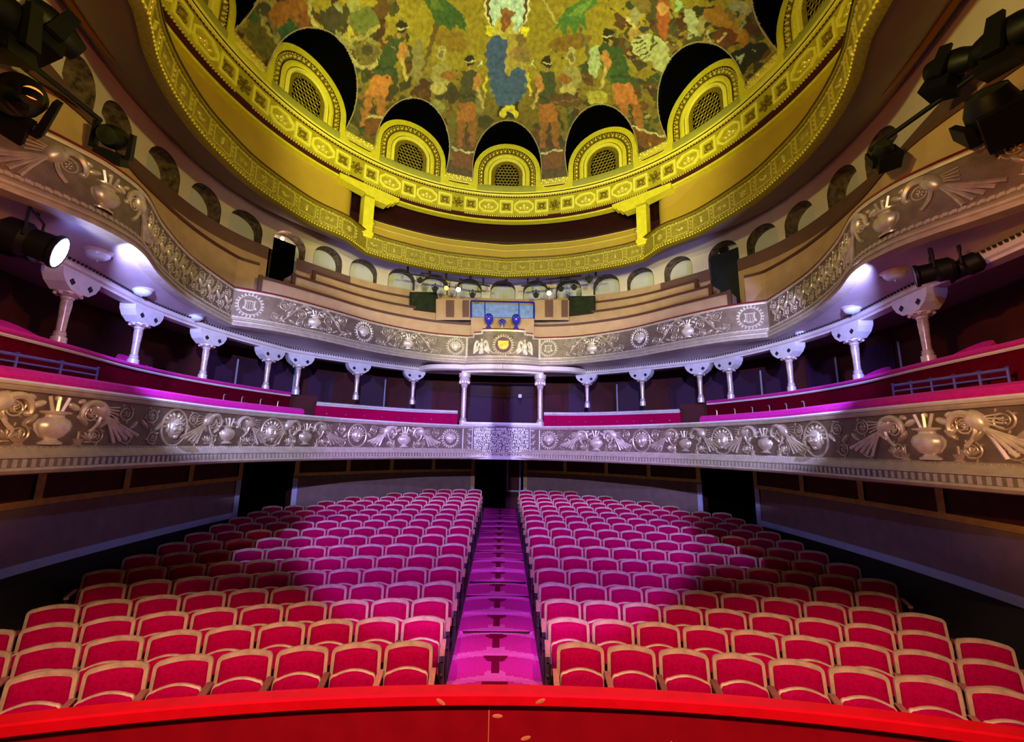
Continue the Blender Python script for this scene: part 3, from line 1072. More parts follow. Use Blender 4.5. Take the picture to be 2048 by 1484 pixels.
for k, (kd, px) in enumerate(B2F):
    s = B2.s_at_px(px, V2)
    sp[px] = s
    b = MB()
    if kd == 'm':
        wreath(b, s, V2, .28)
        (lyre if k in (0, 5, 9) else mask)(b, s, V2, .30 if k not in (0, 5, 9) else .22)
        mapped(b, B2, 'wreath_medallion', 'relief_bright', cb)
    else:
        vase(b, s, V2 - .08, .34)
        mapped(b, B2, 'urn', 'relief_bright', cb)
        for sg in (-1, 1):
            rtube(rel, bez((s + sg * .12, V2 + .22), (s + sg * .45, V2 + .38), (s + sg * .5, V2 - .1), (s + sg * .85, V2 - .27), 18), np.linspace(.03, .018, 18), .015)
            scroll(rel, s + sg * .34, V2 + .02, .13, sg, .5)
            scroll(rel, s + sg * .36, V2 - .18, .085, -sg, 2)
            scroll(rel, s + sg * .74, V2 + .15, .12, sg, 3)
            blob(rel, s + sg * .55, V2 - .2, .09, .035, .04, sg * .5)
            blob(rel, s + sg * .6, V2 + .03, .1, .035, .04, -sg * .8)
            blob(rel, s + sg * .2, V2 + .25, .1, .035, .04, sg * .4)
            scroll(rel, s + sg * .92, V2 - .17, .09, -sg, 1)
            scroll(rel, s + sg * .58, V2 + .20, .075, sg, 2)
            scroll(rel, s + sg * .20, V2 - .20, .07, sg, 2, leaf=False)
            for k in range(4):
                blob(rel, s + sg * (.3 + .16 * k), V2 + .27 - .16 * k + .05 * (k % 2), .075, .03, .04, -sg * .7 + .5 * (k % 2))
                blob(rel, s + sg * (.42 + .15 * k), V2 - .24 + .05 * (k % 2), .07, .03, .04, sg * .4)
# side boxes
for sgn, (p0, p1), urn_px in ((-1, (12, 452), 215), (1, (1548, 2040), 1771)):
    a, b_ = B2.s_at_px(p0, V2), B2.s_at_px(p1, V2)
    su = B2.s_at_px(urn_px, V2)
    b = MB()
    vase(b, su, V2 - .08, .36)
    mapped(b, B2, 'urn', 'relief', cb)
    for sg in (-1, 1):
        bd = MB()
        bird(bd, su + sg * .52, V2, .58, sg)
        mapped(bd, B2, 'bird_relief', 'relief', cb)
    lo, hi = min(a, b_), max(a, b_)
    k = int((hi - lo) / .30)
    for i in range(k + 1):
        u = lo + (hi - lo) * i / k
        if abs(u - su) < .95:
            continue
        scroll(rel, u, V2 + .14, .115, 1 if i % 2 else -1, i * 1.3)
        scroll(rel, u + .12, V2 - .14, .115, -1 if i % 2 else 1, i)
        blob(rel, u + .15, V2 + .02, .1, .035, .04, .9)
        blob(rel, u, V2, .1, .035, .04, -.9)
mapped(rel, B2, 'scrollwork', 'relief', cb)
# crest of the middle bay: shield in a wreath between two winged figures
mb = MB()
wreath(mb, B2.mid, 3.08, .33, 24)
mapped(mb, B2, 'wreath_medallion', 'relief_bright', cb)
mb = MB()
o = [(-.16, 3.2), (.16, 3.2), (.16, 3.05), (.10, 2.95), (0, 2.90), (-.10, 2.95), (-.16, 3.05)]
mb.prism([(B2.mid + x, z, 0.01) for x, z in o], (0, 0, 0), (0, 0, 0.05))
mapped(mb, B2, 'shield', 'gold_shiny', cb, smooth=False)
mb = MB()
mb.prism([(B2.mid + .24 * math.cos(t), 3.08 + .24 * math.sin(t), 0.0) for t in np.linspace(0, 2 * PI, 21)[:-1]], (0, 0, 0), (0, 0, 0.012))
mat('crest_plum', (0.16, 0.05, 0.12), 0.6)
mapped(mb, B2, 'crest_ground', 'crest_plum', cb, smooth=False)
for sg in (-1, 1):
    mb = MB()
    u = B2.mid + sg * .68
    blob(mb, u, 3.06, .075, .13, .08, n=10, m=4)
    blob(mb, u, 2.92, .085, .13, .07, n=10, m=4)
    blob(mb, u - sg * .01, 3.235, .045, .055, .07)
    for x, zz in ((-.04, 2.79), (.05, 2.79)):
        rtube(mb, [(u + x * .6, 2.93), (u + x, zz)], .035, .03)
        rtube(mb, bez((u + x * 1.4, 3.12), (u + x * 3, 3.02), (u + x * 2.2, 2.93)), .024, .05)
    for wing in (-1, 1):
        for k in range(6):
            rtube(mb, bez((u + wing * .07, 3.10), (u + wing * (.12 + .02 * k), 3.34 - .02 * k), (u + wing * (.25 - .012 * k), 3.18 - .03 * k), (u + wing * (.23 - .025 * k), 2.80 + .02 * k)), np.linspace(.018, .03, 12), .015)
    rtube(mb, bez((u - sg * .26, 2.95), (u - sg * .3, 2.78), (u - sg * .55, 2.82)), .018, .015)
    mapped(mb, B2, 'winged_figure', 'relief_bright', cb)
mb = MB()
for x in (-1.16, 1.16):
    sweep(mb, B2, [(0, 2.74), (0.03, 2.74), (0.03, 3.33), (0, 3.33)], B2.mid + x - .04, B2.mid + x + .04, 0.04)
mb.build('pilaster', 'moulding', cb, smooth=False)

# ------------------------------------------------------------------ box partitions behind the lower balcony front
c13 = COLS
parts = [('left', 0.2, COLS.s_at_px(576, 1.30), 1.30, 'long box partition with pink padded rail, left of the hall'),
         ('right', COLS.s_at_px(1419, 1.30), COLS.L - 0.2, 1.30, 'long box partition with pink padded rail, right of the hall'),
         ('mid', COLS.s_at_px(629, 1.13), COLS.s_at_px(915, 1.08), 1.12, 'magenta box partition with cream rail left of the inscription'),
         ('mid', COLS.s_at_px(1088, 1.08), COLS.s_at_px(1364, 1.13), 1.12, 'magenta box partition with cream rail right of the inscription')]
for nm, a, b, zr, lab in parts:
    t = thing('box_partition', lab, 'partition')
    mb = MB()
    sweep(mb, COLS, [(0.14, 0.43), (0.14, zr - .11), (0.04, zr - .11), (0.04, 0.76)], a, b)
    for e in (a, b):
        mb.grid(np.stack([COLS.xyz([e, e], [0.14, 0.04], z) for z in (0.43, zr - .07)]))
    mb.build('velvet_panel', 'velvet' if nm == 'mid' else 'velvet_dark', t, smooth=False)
    mb = MB()
    sweep(mb, COLS, [(0.14, zr - .115), (0.17, zr - .115), (0.185, zr - .095), (0.17, zr - .075)], a, b)
    mb.build('rail_edge', 'rail_cream', t)
    mb = MB()
    sweep(mb, COLS, [(0.16, zr - .075), (0.20, zr - .055), (0.20, zr - .03), (0.15, zr - .002), (-0.06, zr), (-0.10, zr - .08)], a, b)
    mb.build('rail_pad', 'velvet_pink' if nm != 'mid' else 'rail_cream', t)
    if nm == 'mid':
        for q in np.linspace(a + .3, b - .3, 8):
            s = MB().ball(COLS.xyz([q], [0.16], 0.80)[0], 0.022, 8, 5)
            s.build('brass_stud', 'chrome', t)

mb = MB()
for a, b in ((COLS.s_at_px(570, 1.3), COLS.s_at_px(634, 1.13)), (COLS.s_at_px(1359, 1.13), COLS.s_at_px(1425, 1.3))):
    sweep(mb, COLS, [(-0.05, 0.42), (-0.05, 1.27), (-0.2, 1.27), (-0.2, 0.6)], a, b)
struct('wall_stair_cheeks', mb, 'wall_red', smooth=False)

# ------------------------------------------------------------------ columns
COLPX = [(135.6, 592.6), (278.6, 653.4), (413.5, 694.4), (537.2, 723.8), (597.4, 735.4), (715, 750), (827, 763),
         (1174, 770), (1284, 763), (1399, 751.7), (1458, 743.1), (1577.5, 719.7), (1708, 685.1), (1843.7, 631.9)]
cl = thing('column', '', 'column')
mb = MB()
ZB, ZTc = 1.385, 2.0
mb.lathe([(.052, ZB + .09), (.055, ZB + .3), (.066, ZTc - .12), (.060, ZTc - .04)], n=16)
mb.build('shaft', 'column', cl)
mb = MB()
mb.lathe([(.0, ZB - .12), (.085, ZB - .12), (.085, ZB - .02), (.085, ZB + .01), (.06, ZB + .03), (.075, ZB + .05), (.058, ZB + .07), (.07, ZB + .085), (.052, ZB + .1)], n=16)
mb.build('base', 'capital', cl)
mb = MB()
mb.lathe([(.058, ZTc - .06), (.075, ZTc - .045), (.07, ZTc - .02), (.11, ZTc + .015), (.15, ZTc + .03), (.15, ZTc + .05), (0, ZTc + .05)], n=16)
for k in range(8):
    a = k * PI / 4
    mb.ball((.13 * math.cos(a), .13 * math.sin(a), ZTc + .02), .028, 6, 4)
mb.build('capital', 'capital', cl)
mb = MB()
o = [(-.15, ZTc + .05), (.15, ZTc + .05), (.27, ZTc + .14), (.33, ZTc + .24), (.34, 2.33), (-.34, 2.33), (-.33, ZTc + .24), (-.27, ZTc + .14)]
mb.prism([(x, -.14, z) for x, z in o], (0, 0, 0), (0, .26, 0))
br = mb.build('bracket', 'bracket', cl, smooth=False)
mb = MB()
for sx in (-1, 1):
    for k in range(4):
        a = k * PI / 2
        mb.ball((sx * .16 + .024 * math.cos(a), -.141, ZTc + .17 + .024 * math.sin(a)), (.026, .006, .026), 8, 4)
qf = mb.build('quatrefoil', 'dado_dark', br)
NAMES = ['first', 'second', 'third', 'fourth', 'fifth', 'sixth', 'seventh']
for i, (px, py) in enumerate(COLPX):
    P = at_z(px, py, 2.0)
    q = float(COLS.s[np.argmin(np.linalg.norm(COLS.P - P[:2], axis=1))])
    rz = COLS.rz(q)
    side = 'left' if i < 7 else 'right'
    k = i if i < 7 else 13 - i
    lab = 'slender column with perforated bracket, %s from the stage on the %s side' % (NAMES[k], side)
    if i == 0:
        cl.location = (P[0], P[1], 0)
        cl.rotation_euler = (0, 0, rz)
        cl['label'] = lab
        cl['group'] = 'columns under the circle'
    else:
        dup(cl, (P[0], P[1], 0), rz, lab, 'columns under the circle')
for sg, nm in ((-1, 'left'), (1, 'right')):
    X, Y = sg * 1.17, 12.86
    t = thing('column', 'stout column with leafy capital beside the inscription panel, %s one' % nm, 'column', (X, Y, 0), group='columns beside the inscription')
    mb = MB()
    mb.lathe([(.075, .82), (.08, 1.2), (.078, 1.75)], n=18)
    mb.build('shaft', 'column', t)
    mb = MB()
    mb.lathe([(.12, .4), (.12, .74), (.09, .77), (.1, .8), (.078, .83)], n=18)
    mb.build('base', 'capital', t)
    mb = MB()
    mb.lathe([(.08, 1.75), (.1, 1.78), (.09, 1.8), (.14, 1.93), (.17, 2.0), (.15, 2.05), (.18, 2.08), (.18, 2.2), (0, 2.2)], n=18)
    for k in range(10):
        a = k * PI / 5
        mb.ball((.14 * math.cos(a), .14 * math.sin(a), 1.93), (.035, .035, .07), 6, 4)
    mb.build('capital', 'capital', t)

# ------------------------------------------------------------------ bowl lamps under the circle
LAMPS = [(195, 512), (284, 585), (391, 636), (490, 674), (591, 702), (688, 720), (777, 732), (1790, 552), (1705, 621), (1604, 668), (1503, 700), (1406, 718), (1311, 732), (1225, 744)]
lp = thing('ceiling_lamp', '', 'lamp')
mb = MB()
mb.lathe([(0, .09), (.16, .09), (.165, .06), (.14, .04), (.13, .02)], n=20)
mb.build('canopy', 'capital', lp)
mb = MB()
mb.lathe([(.135, .03), (.13, 0), (.10, -.035), (.06, -.055), (.0, -.062)], n=20)
mb.build('glass_bowl', 'lamp_glass', lp)
mb = MB().ball((0, 0, -.07), .018, 8, 6)
mb.build('finial', 'chrome', lp)
for i, (px, py) in enumerate(LAMPS):
    P = at_z(px, py, 2.48)
    k = i % 7
    lab = 'glass bowl ceiling lamp under the circle, %s from the stage on the %s' % (NAMES[k], 'left' if i < 7 else 'right')
    if i == 0:
        lp.location = (P[0], P[1], 2.48)
        lp['label'] = lab
        lp['group'] = 'bowl lamps under the circle'
    else:
        dup(lp, (P[0], P[1], 2.48), 0, lab, 'bowl lamps under the circle')

# ------------------------------------------------------------------ blue guard rails and small rail brackets on the lower balcony
for (pa, pb), nm in (((-30, 250), 'left'), ((1735, 1955), 'right')):
    a, b = sorted((B1.s_at_px(max(pa, 2), .85), B1.s_at_px(pb, .85)))
    if nm == 'left':
        a -= 1.0
    t = thing('guard_rail', 'low blue painted guard rail on the velvet ledge at the %s end' % nm, 'rail')
    q = np.linspace(a, b, 20)
    mb = MB().tube(B1.xyz(q, np.full(20, -.38), .93), .02, 8)
    mb.tube(B1.xyz(q, np.full(20, -.38), .85), .012, 6)
    mb.build('bar', 'pipe_blue', t)
    for x in np.linspace(a, b, 6):
        P = B1.xyz([x], [-.38], .745)[0]
        mb = MB().lathe([(.03, 0), (.03, .02), (.014, .03), (.014, .2), (.026, .21), (0, .225)], P, 8)
        mb.build('post', 'pipe_blue', t)
rb = None
for px in (465, 500, 535, 569, 1421, 1456, 1490, 1522, 1554, 1586):
    s = B1.s_at_px(px, .7)
    P = B1.xyz([s], [-.22], .75)[0]
    side = 'left' if px < 1000 else 'right'
    k = [465, 500, 535, 569].index(px) if px < 1000 else [1421, 1456, 1490, 1522, 1554, 1586].index(px)
    lab = 'small steel hook on the %s velvet ledge, %s from the %s' % (side, NAMES[k], 'stage' if px < 1000 else 'inscription')
    if rb is None:
        mb = MB().lathe([(.02, 0), (.02, .015), (.009, .02), (.009, .11)], (0, 0, 0), 8).tube([(0, 0, .1), (0, .02, .125), (0, .05, .12)], .009, 6)
        rb = mb.build('rail_hook', 'chrome')
        rb.location = P
        tag(rb, lab, 'hook', 'hooks on the velvet ledge')
    else:
        c = rb.copy()
        COL.objects.link(c)
        c.location = P
        tag(c, lab, 'hook', 'hooks on the velvet ledge')

# ------------------------------------------------------------------ velvet chairs showing over the box rails
ch = None
for px, py, lab in ((190, 690, 'pink velvet tub chair behind the left box rail, by the first column'), (325, 738, 'dim velvet tub chair behind the left box rail, by the second column'),
                    (1800, 722, 'pink velvet tub chair behind the right box rail, by the first column'), (1662, 762, 'dim velvet tub chair behind the right box rail, by the second column')):
    P = at_z(px, py, 1.30)
    q = float(COLS.s[np.argmin(np.linalg.norm(COLS.P - P[:2], axis=1))])
    X = COLS.xyz([q], [-.32], .75)[0]
    if ch is None:
        ch = thing('box_chair', lab, 'chair', X, COLS.rz(q), 'velvet chairs in the boxes')
        b = MB()
        a = np.linspace(-.3, PI + .3, 15)
        rows = []
        for r, z0, top in ((.27, .3, 0), (.30, .3, .0), (.31, .5, .22), (.28, .55, .27), (.22, .5, .22), (.21, .3, 0)):
            rows.append([(r * math.cos(x), r * math.sin(x), z0 + top * (0.35 + .65 * max(0, math.sin(x)))) for x in a])
        b.grid(np.array(rows))
        b.build('backrest', 'velvet_pink', ch)
        b = MB().lathe([(0, .42), (.2, .42), (.24, .39), (.24, .3), (0, .3)], n=16)
        b.build('seat', 'velvet_pink', ch)
        for sx in (-.17, .17):
            for sy in (-.17, .17):
                MB().lathe([(.015, 0), (.022, .3)], (sx, sy, 0), 8).build('leg', 'wood', ch)
    else:
        dup(ch, X, COLS.rz(q), lab)
# ------------------------------------------------------------------ gallery front
ga = thing('gallery_balcony', 'gilded gallery front with a row of framed relief panels under the dome', 'balcony')
mb = MB()
sweep(mb, G3, [(-0.08, 6.03), (0, 6.03), (0, 5.47)], step=0.06)
mb.build('frieze_panel', 'gallery_gold', ga)
mb = MB()
sweep(mb, G3, [(0, 5.48), (0.03, 5.47), (0.05, 5.44), (0.05, 5.42), (0.02, 5.40), (-0.10, 5.39)], step=0.06)
sweep(mb, G3, [(0, 5.97), (0.03, 5.98), (0.04, 6.02), (0.03, 6.05), (-0.10, 6.06), (-0.10, 5.6)], step=0.06)
mb.build('cornice', 'gold_deep', ga)
mb = MB()
q = np.arange(0.1, G3.L - 0.1, 0.075)
for p in G3.xyz(q, np.full(len(q), 0.05), 5.43):
    mb.ball(p, 0.022, 6, 4)
mb.build('bead_trim', 'gold', ga)
mb = MB()
sweep(mb, G3, [(0.045, 6.04), (0.05, 6.065), (0.0, 6.085), (-0.12, 6.07)], step=0.06)
mb.build('handrail', 'maroon', ga)
q0s = G3.s_at_px(731, 5.9)
q1s = 2 * G3.mid - q0s
lst = list(np.linspace(q0s + .30, q1s - .30, 15))
u = q0s - .72
while u > 0.5:
    lst += [u, 2 * G3.mid - u]
    u -= 0.60
mo = MB()
for k, u in enumerate(sorted(lst)):
    f = MB()
    for hw, hh, th, d in ((.235, .165, .024, .02),):
        for x, z, a, b in ((0, hh, hw, th / 2), (0, -hh, hw, th / 2), (-hw, 0, th / 2, hh), (hw, 0, th / 2, hh)):
            V = np.array([(u + x + sx * a, 5.745 + z + sz * b, dd) for dd in (0, d) for sx, sz in ((-1, -1), (1, -1), (1, 1), (-1, 1))])
            f.add(V, [(4, 5, 6, 7), (0, 1, 5, 4), (1, 2, 6, 5), (2, 3, 7, 6), (3, 0, 4, 7)])
    kk = k % 4
    if kk == 0:
        rosette(f, u, 5.745, .09, 6)
    elif kk == 1:
        for x in (-.08, -.02, .05):
            blob(f, u + x, 5.73 + .02 * math.sin(x * 60), .05, .03, .04, x * 8)
    elif kk == 2:
        blob(f, u, 5.745, .035, .09, .04)
        blob(f, u, 5.80, .03, .03, .05)
    else:
        scroll(f, u - .05, 5.745, .06, 1, 0, leaf=False)
        scroll(f, u + .07, 5.745, .05, -1, 2, leaf=False)
    mapped(f, G3, 'framed_panel', 'gallery_frame', ga, smooth=True)
    for z in (5.53, 5.94):
        for x in np.arange(-.27, .28, .09):
            blob(mo, u + x, z, .04, .018, .025, .6 if int(x * 100) % 2 else -.6, n=6, m=2)
    for z in (5.65, 5.745, 5.84):
        blob(mo, u + .30, z, .02, .035, .025, .5, n=6, m=2)
mapped(mo, G3, 'leaf_border', 'gallery_frame', ga)

# gallery benches and void behind, between the two posts
mb = MB()
a, b = q0s + .15, q1s - .15
for d0, z in ((-.38, 6.50), (-.80, 6.92)):
    sweep(mb, G3, [(d0, 5.75 if z < 6.6 else 6.0), (d0, z), (d0 - .5, z)], a, b)
loft(mb, G3, 5.53, REAR, 6.47, da=-.08, n=140)
struct('floor_gallery', mb, 'amber_wall', smooth=False)
mb = MB()
for d0, z in ((-.38, 6.50), (-.80, 6.92)):
    sweep(mb, G3, [(d0 + .03, z - .03), (d0 + .035, z + .005), (d0, z + .02), (d0 - .06, z)], a, b)
struct('trim_14', mb, 'gold_shiny')
mb = MB()
sweep(mb, ring_curve(7.9, -60, 60), [(0, 6.5), (0, 7.6)])
loft(mb, ring_curve(6.5, -60, 60), 7.52, ring_curve(8.0, -60, 60), 7.52, n=80)
struct('wall_gallery_back', mb, 'maroon')
mb = MB()
for a0, a1 in ((-128, -46.5), (46.5, 128)):
    c = ring_curve(6.42, a0, a1)
    sweep(mb, c, [(0, 6.0), (0, 7.44)])
    e = -46.5 if a0 < 0 else 46.5
    sgn = 1 if a0 < 0 else -1
    th = np.linspace(0, PI / 2, 8)
    az = np.radians(e) + sgn * np.sin(th) * .3 / 6.42
    r = 6.42 + .3 * (1 - np.cos(th))
    P = np.stack([np.c_[r * np.sin(az), RC + r * np.cos(az), np.full(8, z)] for z in (6.0, 7.44)])
    mb.grid(P)
struct('wall_gallery_sides', mb, 'amber_wall')
for sg, nm in ((-1, 'left'), (1, 'right')):
    p = at_y(757 if sg < 0 else 1256.5, 446 if sg < 0 else 458, 12.0)
    P = G3.xyz([q0s + .34 if sg < 0 else q1s - .34], [-.38], 6.58)[0]
    t = thing('bench_lamp', 'tiny white globe on the %s end of the gallery bench' % nm, 'lamp', P, group='globes on the gallery bench')
    MB().ball((0, 0, 0), .05, 10, 8).build('globe', 'rail_cream', t)
    MB().lathe([(.03, -.09), (.015, -.05), (.015, 0)], n=8).build('foot', 'gold', t)

# posts carrying the dome ring
for sg, nm in ((-1, 'left'), (1, 'right')):
    az = math.radians(sg * 41.0)
    P = (6.22 * math.sin(az), RC + 6.22 * math.cos(az), 0)
    t = thing('gallery_post', 'yellow post with scalloped bracket under the dome ring, %s one' % nm, 'post', P, group='posts under the dome ring')
    t.rotation_euler = (0, 0, -az)
    w = -sg
    mb = MB().box((0, 0, 6.5), (.30, .30, 1.3))
    mb.box((0, 0, 5.98), (.36, .36, .10))
    mb.build('shaft', 'gold', t, smooth=False)
    o = [(-.15, 7.08), (.55, 7.08), (.60, 7.13), (.62, 7.18), (.70, 7.18), (.74, 7.22), (.76, 7.28), (.84, 7.28), (.90, 7.34), (.92, 7.46), (-.15, 7.46)]
    mb = MB().prism([(w * x, -.15, z) for x, z in o], (0, 0, 0), (0, .30, 0))
    mb.prism([(-w * x, -.15, z) for x, z in [(.15, 7.2), (.9, 7.3), (.9, 7.46), (.15, 7.46)]], (0, 0, 0), (0, .30, 0))
    mb.build('bracket', 'gold', t, smooth=False)

# ------------------------------------------------------------------ dome ring
RING = ring_curve(RR)


def rmap(mb, th, name, mats, parent, rr=RR, **k):
    """local (u tangent, v height, w inwards) -> ring at azimuth th (degrees)"""
    V = np.concatenate(mb.V)
    az = math.radians(th) + V[:, 0] / rr
    r = rr - V[:, 2]
    mb.V = [np.c_[r * np.sin(az), RC + r * np.cos(az), V[:, 1]]]
    return mb.build(name, mats, parent, **k)


def frame2(mb, poly, poly_in, d0, d1):
    n = len(poly)
    A = [(x, z, d0) for x, z in poly]
    B = [(x, z, d1) for x, z in poly]
    Cc = [(x, z, d1) for x, z in poly_in]
    D = [(x, z, d0) for x, z in poly_in]
    mb.grid(np.array([A, B, Cc, D]), cv=True)


rg = thing('dome_ring', 'gilded ring of square and octagonal frames with rosettes round the foot of the dome', 'ring')
mb = MB()
sweep(mb, RING, [(0, 8.26), (0, 7.52)], step=0.08)
mb.build('band', 'gold_mid', rg)
mb = MB()
sweep(mb, RING, [(0, 7.54), (0.05, 7.53), (0.06, 7.50), (0.0, 7.46), (-0.06, 7.44)], step=0.08)
mb.build('lower_cove', 'maroon', rg)
mb = MB()
sweep(mb, RING, [(-0.06, 7.44), (-0.10, 7.41), (-0.32, 7.41)], step=0.08)
mb.build('ring_soffit', 'gold', rg)
mb = MB()
sweep(mb, RING, [(0, 8.26), (0.05, 8.27), (0.06, 8.30), (0.04, 8.31)], step=0.08)
sweep(mb, RING, [(0.06, 8.335), (0.09, 8.35), (0.09, 8.38), (0.05, 8.40), (0.0, 8.40)], step=0.08)
mb.build('sill_moulding', 'gold_bright', rg)
mb = MB()
sweep(mb, RING, [(0.03, 8.305), (0.03, 8.335)], step=0.08)
sweep(mb, RING, [(0.005, 8.20), (0.005, 8.26)], step=0.08)
mb.build('shadow_groove', 'maroon', rg)
mb = MB()
q = np.arange(0.1, RING.L - 0.1, 0.085)
for p in RING.xyz(q, np.full(len(q), 0.025), 8.235):
    mb.ball(p, 0.024, 6, 4)
mb.build('bead_trim', 'gold_shiny', rg)
mb = MB()
for th in range(-90, 91, 30):
    for a in np.linspace(-12.7, 12.7, 40):
        x = math.radians(th + a)
        mb.ball(((RR - .06) * math.sin(x), RC + (RR - .06) * math.cos(x), 7.50), 0.026, 6, 4)
mb.build('bead_trim', 'gold_shiny', rg)
ZM = 7.87
for th in range(-90, 91, 30):
    for a, kd in ((-11, 's'), (-5.5, 'o'), (0, 's'), (5.5, 'o'), (11, 's'), (15, 'r')):
        u = 0
        f = MB()
        if kd == 's':
            h = .225
            frame2(f, [(-h, ZM - h), (h, ZM - h), (h, ZM + h), (-h, ZM + h)], [(-h + .06, ZM - h + .06), (h - .06, ZM - h + .06), (h - .06, ZM + h - .06), (-h + .06, ZM + h - .06)], 0, .045)
            fo = rmap(f, th + a, 'square_frame', 'gold_bright', rg, smooth=False)
            f = MB()
            blob(f, 0, ZM + .02, .10, .10, .08)
            for sx in (-1, 1):
                blob(f, sx * .08, ZM - .07, .05, .04, .06)
                blob(f, sx * .09, ZM + .10, .04, .03, .05, sx)
            rmap(f, th + a, 'rosette_boss', 'gold_deep', fo)
        elif kd == 'o':
            def oc(w, h, c):
                return [(-w, ZM - h + c), (-w + c * 1.2, ZM - h), (w - c * 1.2, ZM - h), (w, ZM - h + c), (w, ZM + h - c), (w - c * 1.2, ZM + h), (-w + c * 1.2, ZM + h), (-w, ZM + h - c)]
            frame2(f, oc(.335, .225, .14), oc(.275, .17, .11), 0, .045)
            fo = rmap(f, th + a, 'octagon_frame', 'gold_bright', rg, smooth=False)
            f = MB()
            for x in (-.12, 0, .12):
                blob(f, x, ZM + .03 * math.cos(x * 25), .075, .045, .06, x * 4)
                blob(f, x * .8, ZM - .06, .05, .03, .05, -x * 5)
            blob(f, 0, ZM + .07, .04, .04, .06)
            rmap(f, th + a, 'scroll_boss', 'gold_shiny', fo)
        else:
            rosette(f, 0, ZM, .19, 6)
            rmap(f, th + a, 'rosette', 'gold_deep', rg)

# ------------------------------------------------------------------ arched grilles above the ring
SPR, ZBASE = 9.06, 8.62


def arch_path(r, zb=ZBASE, n=22):
    t = np.linspace(0, PI, n)
    return np.r_[[(r, zb)], np.c_[r * np.cos(t), SPR + r * np.sin(t)], [(-r, zb)]]


def strip(mb, r0, r1, d0, d1=None, zb=ZBASE):
    d1 = d0 if d1 is None else d1
    A, B = arch_path(r0, zb), arch_path(r1, zb)
    mb.grid(np.stack([np.c_[A, np.full(len(A), d0)], np.c_[B, np.full(len(B), d1)]]))


